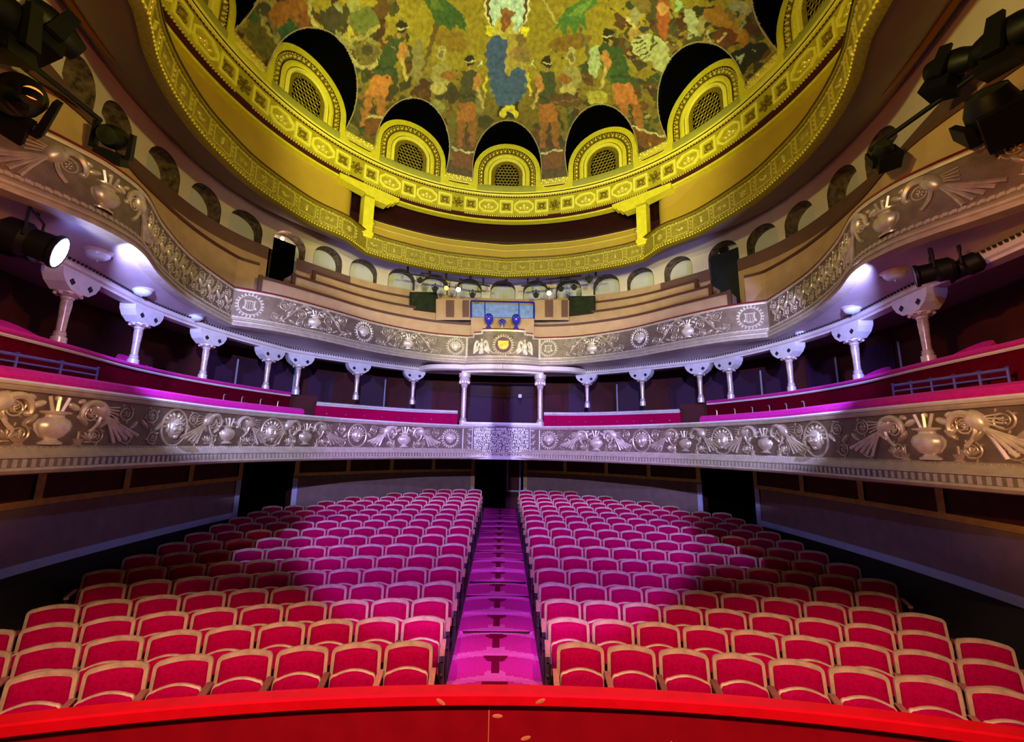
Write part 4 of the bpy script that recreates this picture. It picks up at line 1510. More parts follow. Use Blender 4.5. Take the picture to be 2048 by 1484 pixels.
AL = {0: 'arched gilded grille over the middle of the dome ring', -30: 'arched gilded grille just left of the middle one', 30: 'arched gilded grille just right of the middle one',
      -60: 'large looking arched grille two to the left of the middle one', 60: 'large looking arched grille two to the right of the middle one',
      -90: 'arched grille cut by the picture top on the left flank of the dome', 90: 'arched grille cut by the picture top on the right flank of the dome'}
for th in range(-90, 91, 30):
    t = thing('arched_grille', AL[th], 'grille', group='arched grilles of the dome')
    mb = MB()
    strip(mb, 1.14, 0.98, .06, .06, 8.40)
    strip(mb, 1.14, 1.14, -.15, .06, 8.40)
    strip(mb, .98, .98, .06, .03)
    # foot that flares into the wall between two arches
    for sg in (-1, 1):
        tt = np.linspace(0, PI / 2, 8)
        cu = [(sg * (1.14 + .22 * (1 - math.sin(x))), 8.52 + .22 * (1 - math.cos(x)), .06) for x in tt]
        lo = [(sg * 1.14, 8.40, .06)] * 8
        mb.grid(np.array([cu, lo]))
        z = 8.52
        mb.add([(sg * 1.14, 8.40, .06), (sg * 1.62, 8.40, .06), (sg * 1.62, z, .06), (sg * 1.14, z, .06)], [(0, 1, 2, 3)])
        mb.add([(sg * 1.14, z, .06), (sg * 1.62, z, .06), (sg * 1.62, z, -.1), (sg * 1.14, z, -.1)], [(0, 1, 2, 3)])
    rmap(mb, th, 'surround', 'gold', t)
    mb = MB()
    strip(mb, .98, .955, .03)
    strip(mb, .80, .775, .03)
    strip(mb, .64, .625, .02)
    rmap(mb, th, 'groove', 'maroon', t)
    mb = MB()
    strip(mb, .955, .80, .02)
    rmap(mb, th, 'archivolt_ground', 'gold_deep', t)
    mb = MB()
    for r, k, s in ((.935, 44, .022), (.865, 26, .045)):
        P = arch_path(r, ZBASE, 60)
        cs = np.r_[0, np.cumsum(np.linalg.norm(np.diff(P, axis=0), axis=1))]
        for q in np.linspace(.02, cs[-1] - .02, k):
            blob(mb, np.interp(q, cs, P[:, 0]), np.interp(q, cs, P[:, 1]), s, s * .8, s * 1.2, q * 3, .02, n=7, m=2)
    rmap(mb, th, 'leaf_archivolt', 'gold_shiny', t)
    mb = MB()
    strip(mb, .775, .72, .03, .05)
    strip(mb, .72, .64, .05, .02)
    P = arch_path(.685, ZBASE, 60)
    cs = np.r_[0, np.cumsum(np.linalg.norm(np.diff(P, axis=0), axis=1))]
    for q in np.linspace(.02, cs[-1] - .02, 40):
        blob(mb, np.interp(q, cs, P[:, 0]), np.interp(q, cs, P[:, 1]), .02, .02, .03, 0, .03, n=6, m=2)
    rmap(mb, th, 'bead_archivolt', 'gold', t)
    mb = MB()
    strip(mb, .625, .60, .02, .06)
    strip(mb, .60, .54, .06, .06)
    strip(mb, .54, .52, .06, .0)
    rmap(mb, th, 'inner_border', 'gold_bright', t)
    mb = MB()
    strip(mb, .52, .40, .0, -.01)
    for k in range(15):
        a = PI * (k + .5) / 15
        blob(mb, .46 * math.cos(a), SPR - .02 + .46 * math.sin(a), .035, .02, .03, a, n=6, m=2)
    rmap(mb, th, 'field', 'gold_deep', t)
    mb = MB()
    A = arch_path(.41, ZBASE + .02)
    mb.grid(np.stack([np.c_[A, np.full(len(A), -.04)], np.c_[np.zeros(len(A)), np.full(len(A), ZBASE + .02), np.full(len(A), -.04)]]))
    rmap(mb, th, 'grille_backing', 'black', t)
    mb = MB()
    for j in range(8):
        z = ZBASE + .07 + j * .105
        for i in range(-4, 5):
            x = i * .115 + (.0575 if j % 2 else 0)
            if abs(x) < .40 and (z < SPR or math.hypot(x, z - SPR) < .40):
                tt = np.arange(9) * 2 * PI / 9
                mb.tube(np.c_[x + .05 * np.cos(tt), z + .056 * np.sin(tt), np.full(9, -.02)], .013, 4, closed=True)
    rmap(mb, th, 'lattice', 'gold_deep', t)
    mb = MB()
    mb.add([(-1.0, 8.40, .055), (1.0, 8.40, .055), (1.0, ZBASE, .055), (-1.0, ZBASE, .055)], [(0, 1, 2, 3)])
    k = np.linspace(-1.0, 1.0, 15)
    mb = MB().grid(np.array([[(x, z, dd) for x in k] for z, dd in ((8.40, .075), (8.58, .075), (8.63, .04), (8.63, -.02))]))
    rmap(mb, th, 'sill', 'olive_sill', t)
# gilded strips in the pockets between the arches
for th in range(-105, 106, 30):
    mb = MB()
    k = np.linspace(-.55, .55, 9)
    mb.grid(np.array([[(x, z, dd) for x in k] for z, dd in ((8.62, -.02), (8.66, .0), (8.88, -.02), (8.92, .02), (8.95, .02), (8.95, -.15))]))
    for i in range(24):
        blob(mb, -.46 + .92 * (i + .5) / 24, 8.72 + .09 * (i % 2) + .02 * math.sin(i * 2.1), .04, .028, .05, i, -.01, n=6, m=2)
    nm = {-105: 'beyond the left flank', -75: 'on the left flank', -45: 'second left of the middle', -15: 'just left of the middle arch', 15: 'just right of the middle arch', 45: 'second right of the middle', 75: 'on the right flank', 105: 'beyond the right flank'}[th]
    o = rmap(mb, th, 'gilded_panel', 'gold_shiny', None)
    tag(o, 'small gilded leaf panel at the mural foot, pocket %s' % nm, 'panel', 'gilded panels at the mural foot')
mb = MB()
sweep(mb, ring_curve(RR + .06), [(0, 8.38), (0, 8.68), (-0.2, 8.68)])
struct('wall_drum', mb, 'maroon')

# ------------------------------------------------------------------ dome shell with the painted mural
DC = np.array([0.0, RC, 5.2])
DR = 7.1
TH = np.arange(-90, 91, 30)


def in_vault(P):
    """inside one of the arched penetrations of the dome"""
    x, y, z = P[..., 0], P[..., 1] - RC, P[..., 2]
    hit = np.zeros(x.shape, bool)
    for th in TH:
        a = math.radians(th)
        t = x * math.cos(a) - y * math.sin(a)
        rad = x * math.sin(a) + y * math.cos(a)
        top = SPR + np.sqrt(np.maximum(1.14 ** 2 - t * t, 0))
        hit |= (np.abs(t) < 1.14) & (rad > 0) & (z < top)
    return hit


az = np.radians(np.linspace(-122, 122, 900))
po = np.radians(np.linspace(3, 59.2, 270))
A, O = np.meshgrid(az, po, indexing='ij')
P = np.stack([DR * np.sin(O) * np.sin(A), RC + DR * np.sin(O) * np.cos(A), 5.2 + DR * np.cos(O)], -1)
NA, NP = A.shape
d = P.reshape(-1, 3) - _C
zc = np.maximum(d @ _F, 0.05)
PX = 1024 + FPX * (d @ _R) / zc
PY_ = 742 - FPX * (d @ _U) / zc


# hand-painted unevenness of every outline
_s = np.sin
PX = PX + 1.6 * _s(PY_ * .31 + PX * .07) + 1.1 * _s(PX * .53 + 1.3) * _s(PY_ * .41)
PY_ = PY_ + 1.6 * _s(PX * .27 + PY_ * .11 + 2) + 1.1 * _s(PY_ * .61) * _s(PX * .37 + .7)


def lin(c):
    c = np.array(c, float) / 255
    return np.where(c <= .04045, c / 12.92, ((c + .055) / 1.055) ** 2.4)


MK = 1.35 / np.array([1.0, 0.92, 0.70])
colr = np.zeros((len(PX), 3))
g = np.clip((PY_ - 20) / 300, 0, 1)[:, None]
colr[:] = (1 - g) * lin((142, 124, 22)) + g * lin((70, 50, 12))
rng = np.random.RandomState(3)


def put(mask, c):
    colr[mask] = lin(c)


def ell(cx, cy, rx, ry, c, rot=0.0):
    ca, sa = math.cos(rot), math.sin(rot)
    x, y = PX - cx, PY_ - cy
    put(((x * ca + y * sa) / rx) ** 2 + ((-x * sa + y * ca) / ry) ** 2 < 1, c)


def poly(pts, c):
    p = np.array(pts, float)
    x0, y0 = p.min(0)
    x1, y1 = p.max(0)
    idx = np.where((PX > x0) & (PX < x1) & (PY_ > y0) & (PY_ < y1))[0]
    x, y = PX[idx], PY_[idx]
    ins = np.zeros(len(idx), bool)
    for (ax, ay), (bx, by) in zip(p, np.roll(p, -1, 0)):
        if ay == by:
            continue
        ins ^= ((ay > y) != (by > y)) & (x < (bx - ax) * (y - ay) / (by - ay) + ax)
    colr[idx[ins]] = lin(c)


def stroke(pts, wd, c):
    pts = np.array(pts, float)
    m_ = np.zeros(len(PX), bool)
    for a, b in zip(pts[:-1], pts[1:]):
        ab = b - a
        t = np.clip(((PX - a[0]) * ab[0] + (PY_ - a[1]) * ab[1]) / (ab @ ab + 1e-9), 0, 1)
        m_ |= np.hypot(PX - a[0] - t * ab[0], PY_ - a[1] - t * ab[1]) < wd / 2
    put(m_, c)


# crowd and ground: loose patches of paint
def rpatch(n, x0, x1, ytop, ybot, cols, smin, smax):
    for _ in range(n):
        x = rng.uniform(x0, x1)
        y = rng.uniform(ytop, ybot) + abs(x - 1010) * -0.10
        c = cols[rng.randint(len(cols))]
        ell(x, y, rng.uniform(smin, smax), rng.uniform(smin, smax) * rng.uniform(.4, 1.5), c, rng.uniform(0, 3.1))


DK = [(48, 44, 14), (62, 58, 22), (80, 48, 14), (60, 30, 10), (88, 84, 34), (44, 56, 24), (104, 84, 30)]
LT = [(128, 118, 60), (140, 132, 84), (110, 92, 34), (150, 120, 50)]
rpatch(190, 470, 900, 60, 300, DK, 6, 20)
rpatch(190, 1120, 1580, 60, 300, DK, 6, 20)
rpatch(90, 700, 1330, 230, 330, DK, 6, 18)
rpatch(80, 480, 800, -20, 130, DK + LT, 6, 20)
rpatch(80, 1260, 1540, -20, 130, DK + LT, 6, 20)
rpatch(130, 480, 900, 60, 280, LT + DK, 2, 7)
rpatch(130, 1120, 1560, 60, 280, LT + DK, 2, 7)
# open olive sky around the middle figure
poly([(800, -40), (1230, -40), (1230, 40), (1190, 110), (1130, 150), (1060, 160), (960, 150), (880, 130), (820, 90)], (138, 120, 20))
ell(900, 80, 38, 22, (128, 100, 14), .3)
ell(1140, 85, 44, 16, (120, 88, 16), -.2)
stroke([(1085, -5), (1112, 45)], 5, (168, 155, 80))
# palms
poly([(838, -20), (880, -12), (905, 10), (930, 35), (933, 66), (912, 50), (900, 62), (888, 50), (870, 58), (866, 30), (852, 10)], (52, 82, 30))
poly([(848, -20), (872, -5), (890, 20), (868, 22)], (86, 104, 34))
stroke([(872, 50), (860, 95), (846, 140)], 9, (92, 70, 26))
poly([(1106, 66), (1118, 40), (1130, 20), (1160, 2), (1198, -6), (1186, 14), (1170, 30), (1172, 62), (1160, 46), (1150, 72), (1138, 52), (1126, 74), (1122, 52)], (70, 108, 40))
poly([(1134, 30), (1170, 5), (1188, 0), (1160, 34)], (110, 138, 50))
stroke([(1160, 60), (1172, 90), (1178, 120)], 8, (92, 84, 40))
# middle figure
ell(1014, 12, 45, 60, (216, 210, 140))
ell(1014, 12, 41, 57, (84, 56, 22))
ell(1014, 16, 35, 54, (180, 232, 196))
for x, y in ((990, 8), (1000, -4), (1014, 12), (1036, 20), (1032, 48), (986, 40), (1030, 2)):
    ell(x, y, 3, 3, (120, 180, 140))
poly([(971, 52), (988, 54), (986, 71), (973, 70)], (206, 194, 20))
poly([(1041, 55), (1058, 54), (1054, 72), (1042, 70)], (206, 194, 20))
poly([(1000, 30), (988, 50), (985, 72), (998, 80), (1020, 84), (1030, 70), (1026, 40)], (176, 160, 60))
poly([(1001, 14), (1012, 17), (1030, 22), (1027, 33), (1003, 27)], (128, 84, 40))
poly([(1003, 26), (1024, 33), (1020, 48), (1010, 64), (1002, 58)], (122, 70, 34))
ell(1011, 43, 3, 7, (148, 92, 52))
poly([(1016, 70), (1030, 66), (1036, 120), (1054, 128), (1056, 165), (1016, 160), (1006, 140), (1010, 100)], (156, 136, 52))
ell(1043, 108, 17, 17, (126, 104, 48))
ell(1043, 80, 9, 12, (112, 88, 40))
stroke([(1012, 112), (1030, 100)], 7, (150, 112, 56))
poly([(998, 204), (1036, 204), (1038, 236), (994, 236)], (26, 30, 12))
poly([(983, 72), (996, 72), (1015, 82), (1013, 100), (1009, 130), (1012, 148), (1015, 153), (1024, 139), (1038, 134), (1049, 140), (1053, 158), (1051, 182), (1042, 198), (1030, 208), (1010, 215), (1000, 212), (988, 200), (980, 172), (974, 132), (970, 106), (976, 82)], (52, 76, 112))
for x, y in ((978, 160), (980, 180), (986, 192), (1052, 170), (1048, 190)):
    poly([(x - 5, y), (x, y - 6), (x + 5, y), (x, y + 6)], (100, 112, 70))
poly([(998, 236), (1002, 222), (1013, 209), (1024, 210), (1036, 222), (1036, 236), (1028, 233), (1017, 221), (1008, 233)], (196, 176, 36))
stroke([(974, 152), (968, 172), (970, 192)], 5, (190, 172, 30))
stroke([(1056, 150), (1058, 170), (1062, 192)], 5, (190, 172, 30))
poly([(957, 134), (962, 116), (967, 134), (962, 128)], (180, 200, 140))
poly([(1060, 136), (1065, 120), (1071, 137), (1065, 130)], (180, 200, 140))


def man(hx, hy, s, lean, vest, skirt, sgn):
    ell(hx, hy, 9.5 * s, 12 * s, (26, 22, 8))
    stroke([(hx - 9 * s, hy + 3 * s), (hx + 9 * s, hy + 2 * s)], 3 * s, (190, 176, 100))
    ell(hx + lean * .1, hy + 15 * s, 4 * s, 6 * s, (150, 120, 60))
    L = lambda f: hx + lean * f
    poly([(L(.2) - 14 * s, hy + 20 * s), (L(.2) + 14 * s, hy + 20 * s), (L(.5) + 16 * s, hy + 50 * s), (L(.7) + 14 * s, hy + 84 * s), (L(.7) - 18 * s, hy + 84 * s), (L(.5) - 16 * s, hy + 50 * s)], vest)
    stroke([(L(.6) - 16 * s, hy + 72 * s), (L(.6) + 15 * s, hy + 72 * s)], 5 * s, tuple(int(c * .7) for c in vest))
    ell(L(.35) + sgn * 16 * s, hy + 44 * s, 8 * s, 18 * s, (166, 112, 48), sgn * .2)
    stroke([(L(.4) + sgn * 18 * s, hy + 56 * s), (L(.5) + sgn * 30 * s, hy + 92 * s)], 6 * s, (168, 146, 74))
    poly([(L(.7) - 18 * s, hy + 84 * s), (L(.7) + 15 * s, hy + 84 * s), (L(1) + 18 * s, hy + 122 * s), (L(1) - 22 * s, hy + 122 * s)], skirt)
    for q in (-1, 1):
        poly([(L(1) + q * 10 * s - 8 * s, hy + 120 * s), (L(1) + q * 10 * s + 8 * s, hy + 120 * s), (L(1.2) + q * 14 * s + 5 * s, hy + 172 * s), (L(1.2) + q * 14 * s - 5 * s, hy + 172 * s)], tuple(int(c * .85) for c in skirt))
    stroke([(L(1.1), hy + 122 * s), (L(1.2), hy + 170 * s)], 3 * s, (60, 36, 14))


ell(1086, 190, 18, 30, (96, 60, 24))
ell(955, 200, 16, 30, (110, 100, 50))
man(940, 121, 1.0, -6, (62, 58, 26), (146, 88, 34), 1)
man(1094, 124, 1.0, 4, (52, 62, 28), (144, 86, 32), -1)
ell(740, 110, 34, 22, (96, 84, 34), .6)
stroke([(700, 112), (715, 132), (740, 136), (762, 118)], 8, (162, 148, 82))
ell(735, 100, 12, 10, (60, 50, 20))
man(804, 54, 1.15, -52, (48, 64, 24), (168, 104, 42), 1)
ell(1222, 140, 16, 34, (58, 82, 36), -.35)
man(1216, 70, 1.15, 42, (44, 70, 24), (162, 94, 38), -1)
# pale women and bowls
for x, y, sg in ((883, 106, 1), (1142, 112, -1)):
    ell(x, y + 44, 22, 24, (140, 128, 66))
    ell(x, y, 9, 17, (158, 150, 90))
    ell(x, y + 3, 5, 9, (112, 92, 40))
    ell(x + sg * 14, y + 46, 16, 9, (132, 84, 24))
    ell(x - 6, y + 70, 16, 14, (160, 146, 80))
poly([(828, 90), (842, 70), (850, 120), (838, 170), (822, 150)], (120, 110, 58))
poly([(1180, 95), (1196, 90), (1202, 130), (1190, 160), (1176, 140)], (150, 164, 110))
ell(905, 190, 14, 18, (52, 40, 18))
ell(1130, 200, 36, 14, (78, 52, 22), .1)
stroke([(1100, 205), (1155, 200)], 3, (110, 80, 40))
ell(1195, 195, 22, 14, (150, 140, 44))
ell(870, 215, 20, 14, (120, 118, 60))
# horses and riders on the right
ell(1300, 96, 38, 27, (158, 160, 104), .35)
ell(1322, 118, 16, 26, (150, 152, 96), .2)
for k in range(6):
    stroke([(1266 + k * 3, 78 + k * 9), (1284 + k * 3, 74 + k * 7)], 3, (60, 58, 24))
stroke([(1308, 66), (1302, 100), (1312, 88)], 5, (70, 66, 22))
ell(1280, 130, 13, 10, (56, 46, 22))
poly([(1316, 0), (1338, 0), (1340, 40), (1330, 80), (1318, 70), (1312, 30)], (146, 74, 26))
ell(1326, 18, 11, 13, (178, 128, 66))
poly([(1352, -6), (1366, 6), (1360, 24), (1350, 20)], (150, 176, 110))
ell(1384, 44, 13, 30, (160, 166, 112), -.35)
ell(1402, 52, 8, 20, (140, 130, 70), .2)
stroke([(1414, 62), (1420, 88)], 5, (166, 160, 112))
stroke([(1252, 34), (1270, 56)], 7, (176, 160, 88))
ell(1290, 58, 12, 6, (56, 52, 44))
poly([(1405, 20), (1440, 10), (1460, 40), (1500, 68), (1490, 100), (1450, 60), (1410, 40)], (150, 104, 22))
stroke([(1452, 12), (1478, 20), (1488, 44), (1482, 58)], 6, (128, 136, 84))
ell(1450, 74, 26, 18, (96, 48, 14))
stroke([(1438, 82), (1452, 64)], 4, (176, 160, 100))
poly([(1455, 112), (1500, 86), (1534, 86), (1536, 100), (1484, 148), (1468, 130)], (22, 22, 10))
poly([(1472, 112), (1490, 108), (1480, 132)], (150, 158, 110))
# hunters on the left
poly([(490, 62), (506, 20), (520, 32), (546, 78), (560, 96), (530, 120), (505, 96)], (84, 78, 16))
poly([(500, 40), (508, 20), (520, 40), (512, 48)], (50, 80, 26))
stroke([(524, 42), (546, 74)], 7, (150, 132, 56))
poly([(540, 14), (590, -10), (620, 10), (600, 40), (560, 54), (536, 40)], (146, 92, 24))
poly([(556, 60), (580, 34), (592, 56), (586, 80), (566, 90)], (44, 78, 40))
poly([(596, 20), (620, 20), (620, 60), (600, 64)], (120, 70, 22))
poly([(634, 40), (664, 8), (690, 34), (680, 64), (650, 58)], (58, 52, 26))
stroke([(622, -4), (618, 22), (628, 48), (640, 62)], 7, (166, 152, 84))
ell(728, 40, 30, 28, (92, 98, 36))
poly([(690, -10), (720, -14), (720, 20), (700, 26)], (140, 134, 66))
ell(764, 18, 16, 20, (88, 58, 14))
stroke([(684, 74), (706, 78), (730, 74), (758, 52)], 8, (154, 142, 62))
poly([(688, 70), (700, 50), (712, 72)], (170, 150, 44))
# ground line and snowy ridges
for pts in (((730, 236), (752, 232), (775, 240)), ((905, 296), (925, 302), (945, 306)), ((1262, 252), (1290, 262), (1330, 274)), ((1085, 308), (1105, 302), (1125, 300))):
    stroke(pts, 4, (168, 156, 100))
    p = np.array(pts)
    poly([*map(tuple, p + [0, 3]), *map(tuple, (p + [0, 34])[::-1])], (96, 54, 14))
# small loose strokes over everything except the blue robe and the sky
for _ in range(200):
    x, y = rng.uniform(480, 1560), rng.uniform(-10, 320)
    if 955 < x < 1075 and y < 235 or (820 < x < 1200 and y < 90):
        continue
    c = (DK + LT)[rng.randint(len(DK + LT))]
    a_ = rng.uniform(0, 3.1)
    l_ = rng.uniform(3, 10)
    stroke([(x, y), (x + l_ * math.cos(a_), y + l_ * math.sin(a_))], rng.uniform(1.5, 3), c)
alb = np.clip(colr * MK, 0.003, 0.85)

inside = in_vault(P)
idx = np.arange(NA * NP).reshape(NA, NP)
fin = inside[:-1, :-1] & inside[1:, :-1] & inside[:-1, 1:] & inside[1:, 1:]
Q = np.stack([idx[:-1, :-1], idx[1:, :-1], idx[1:, 1:], idx[:-1, 1:]], -1)[~fin].reshape(-1, 4)
used = np.unique(Q)
rem = np.full(NA * NP, -1)
rem[used] = np.arange(len(used))
me = bpy.data.meshes.new('dome_mural')
me.from_pydata(P.reshape(-1, 3)[used].tolist(), [], rem[Q].tolist())
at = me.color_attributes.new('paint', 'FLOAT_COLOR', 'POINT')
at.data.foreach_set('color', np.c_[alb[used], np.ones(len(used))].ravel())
me.polygons.foreach_set('use_smooth', [True] * len(me.polygons))
M = bpy.data.materials.new('mural_paint')
M.use_nodes = True
nt = M.node_tree
bs = nt.nodes['Principled BSDF']
bs.inputs['Roughness'].default_value = 0.7
an = nt.nodes.new('ShaderNodeAttribute')
an.attribute_name = 'paint'
tc = nt.nodes.new('ShaderNodeTexCoord')
nz = nt.nodes.new('ShaderNodeTexNoise')
nz.inputs['Scale'].default_value = 9
nz.inputs['Detail'].default_value = 8
cr = nt.nodes.new('ShaderNodeValToRGB')
cr.color_ramp.elements[0].position, cr.color_ramp.elements[1].position = 0.3, 0.72
cr.color_ramp.elements[0].color, cr.color_ramp.elements[1].color = (0.55, 0.55, 0.55, 1), (1.2, 1.2, 1.2, 1)
mx = nt.nodes.new('ShaderNodeMix')
mx.data_type = 'RGBA'
mx.blend_type = 'MULTIPLY'
mx.inputs[0].default_value = 1
nt.links.new(tc.outputs['Object'], nz.inputs['Vector'])
nt.links.new(nz.outputs['Fac'], cr.inputs['Fac'])
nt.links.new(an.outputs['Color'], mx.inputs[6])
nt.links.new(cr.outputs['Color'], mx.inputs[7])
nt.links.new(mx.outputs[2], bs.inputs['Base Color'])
me.materials.append(M)
mu = bpy.data.objects.new('dome_mural', me)
COL.objects.link(mu)
tag(mu, 'painted dome mural of a blue robed crowned figure among men, palms and horses', 'mural')

# the dark vaults that cut into the dome behind every arch
mb = MB()
ed = MB()
for th in TH:
    a = math.radians(th)
    er, et = np.array([math.sin(a), math.cos(a)]), np.array([math.cos(a), -math.sin(a)])
    t = np.linspace(-PI / 2, PI / 2, 41)
    tt = np.r_[[-1.14] * 6, 1.14 * np.sin(t), [1.14] * 6]
    zz = np.r_[np.linspace(8.5, SPR - .03, 6), SPR + 1.14 * np.cos(t), np.linspace(SPR - .03, 8.5, 6)]
    r0 = np.sqrt((RR + .05) ** 2 - tt ** 2)
    r1 = np.minimum(np.sqrt(np.maximum(DR ** 2 - (zz - 5.2) ** 2 - tt ** 2, 0)), r0 - .02)
    rowsv = []
    for f in (0, .35, .7, 1):
        r = r0 * (1 - f) + (r1 - .012) * f
        xy = r[:, None] * er + tt[:, None] * et
        rowsv.append(np.c_[xy[:, 0], RC + xy[:, 1], zz])
    mb.grid(np.array(rowsv))
    ed.tube(rowsv[-1], .013, 5)
    bk = r0 + .06
    xy = bk[:, None] * er + tt[:, None] * et
    top = np.c_[xy[:, 0], RC + xy[:, 1], zz]
    mb.grid(np.stack([top, np.tile(top.mean(0), (len(top), 1))]))
struct('ceiling_dome_vaults', mb, 'black')
mat('vault_edge', (0.35, 0.30, 0.15), 0.6)
struct('trim_15', ed, 'vault_edge')
# ------------------------------------------------------------------ pit rail in front of the first row
pr = thing('pit_rail', 'curved glossy red pit rail crossing the whole foot of the view', 'rail')
RP = 17.0
PRC = Curve(np.c_[RP * np.sin(np.linspace(-.42, .42, 120)), 4.52 - RP + RP * np.cos(np.linspace(-.42, .42, 120))])
ZP = -2.275
mb = MB()
sweep(mb, PRC, [(0.12, ZP - .105), (0.135, ZP - .09), (0.135, ZP - .015), (0.12, ZP), (-0.02, ZP + .005), (-0.035, ZP - .01), (-0.035, ZP - .10), (0.12, ZP - .105)])
mb.build('cap', 'red_paint', pr)
mb = MB()
sweep(mb, PRC, [(0.05, ZP - .10), (0.05, -3.2), (0.0, -3.2), (0.0, ZP - .10)])
mat('red_panel', (0.30, 0.003, 0.008), 0.5, 0, 0.12, 4)
mb.build('panel', 'red_panel', pr)
mb = MB()
for x in (-.10,):
    q = PRC.mid + x
    sweep(mb, PRC, [(0.055, ZP - .112), (0.055, -3.2)], q - .004, q + .004, .004)
mat('pale_seam', (0.7, 0.2, 0.12), 0.6)
mb.build('panel_seam', 'pale_seam', pr)
mb = MB()
for x, z in ((-.02, -2.5), (.25, -2.68), (-.35, -2.8), (1.6, -2.7), (-.55, ZP - .06), (.38, ZP - .05)):
    blob(mb, 0, 0, .05, .018, .002, x)
    o = len(mb.V) - 1
    V = mb.V[o]
    dd = .137 if z > -2.4 else .052
    mb.V[o] = PRC.xyz(PRC.mid + x + V[:, 0], np.full(len(V), dd) + V[:, 2], 0)
    mb.V[o][:, 2] = z + V[:, 1]
mb.build('scuff', 'pale_seam', pr)

# ------------------------------------------------------------------ folding seat (local: back line at y = 0, facing -Y)
def back_outline(hw0, hw1, z0, z1, r, crown, n=6):
    """right half then left half outline of a seat back, from bottom right, anticlockwise"""
    pts = [(hw0, z0), (hw1, z1 - r)]
    for a in np.linspace(0, PI / 2, n)[1:]:
        pts.append((hw1 - r + r * math.cos(a), z1 - r + r * math.sin(a)))
    x0 = hw1 - r
    top = [(x, z1 + crown * (1 - (x / x0) ** 2)) for x in np.linspace(x0, -x0, 9)[1:-1]]
    return pts + top + [(-x, z) for x, z in pts[::-1]]


def curve_y(x, z):
    return 0.16 * x * x * -1.6 + 0.10 * (z - 0.45)


def seat_proto():
    t = thing('theatre_seat', '', 'seat')
    out = back_outline(.262, .254, .36, .835, .055, .025)
    inn = back_outline(.230, .220, .36, .797, .03, .022)
    mb = MB()
    A = np.array([(x, curve_y(x, z) - .018, z) for x, z in out])
    B = np.array([(x, curve_y(x, z) - .026, z) for x, z in inn])
    A2 = A + [0, .028, 0]
    mb.grid(np.array([A2, A, B, B + [0, .02, 0]]))
    mb.build('back_frame', 'wood', t, ang=50)
    mb = MB()
    rows = []
    for k, (sc, dy) in enumerate(((1.0, 0), (.97, -.018), (.88, -.032), (.6, -.042), (.25, -.046), (.02, -.047))):
        zc = .575
        rows.append(np.array([(x * sc, curve_y(x * sc, zc + (z - zc) * sc) - .022 + dy, zc + (z - zc) * sc) for x, z in inn]))
    mb.grid(np.array(rows), cv=True)
    mb.build('back_cushion', 'velvet', t, ang=60)
    mb = MB()
    P = np.array([(x, curve_y(x, z) + .011, z) for x, z in out])
    mb.add(np.r_[P, [[0, .011, .6]]], [(i, (i + 1) % len(P), len(P)) for i in range(len(P))])
    mb.build('back_shell', 'wood', t)
    # seat folded up
    so = back_outline(.230, .228, .30, .635, .05, .04)
    mb = MB()
    fy = lambda z: -.17 + .16 * (z - .30)
    A = np.array([(x, fy(z) - .012, z) for x, z in so])
    si = back_outline(.220, .218, .30, .623, .045, .039)
    B = np.array([(x, fy(z) - .020, z) for x, z in si])
    mb.grid(np.array([A + [0, .022, 0], A, B]))
    mb.build('seat_rim', 'wood', t, ang=50)
    mb = MB()
    rows = []
    for sc, dy in ((1.0, 0), (.95, -.014), (.7, -.022), (.02, -.024)):
        rows.append(np.array([(x * sc, fy(.47 + (z - .47) * sc) - .018 + dy, .47 + (z - .47) * sc) for x, z in si]))
    mb.grid(np.array(rows), cv=True)
    mb.build('seat_cushion', 'velvet', t, ang=60)
    arm = MB()
    arm.prism([(-.03, -.34, .565), (.03, -.34, .565), (.03, -.05, .60), (-.03, -.05, .60)], (0, 0, 0), (0, 0, .028))
    st = MB()
    st.box((0, -.16, .28), (.035, .28, .56))
    st.box((0, -.30, .53), (.04, .06, .06))
    st.ball((0, -.325, .36), (.022, .02, .022), 8, 5)
    return t, arm, st


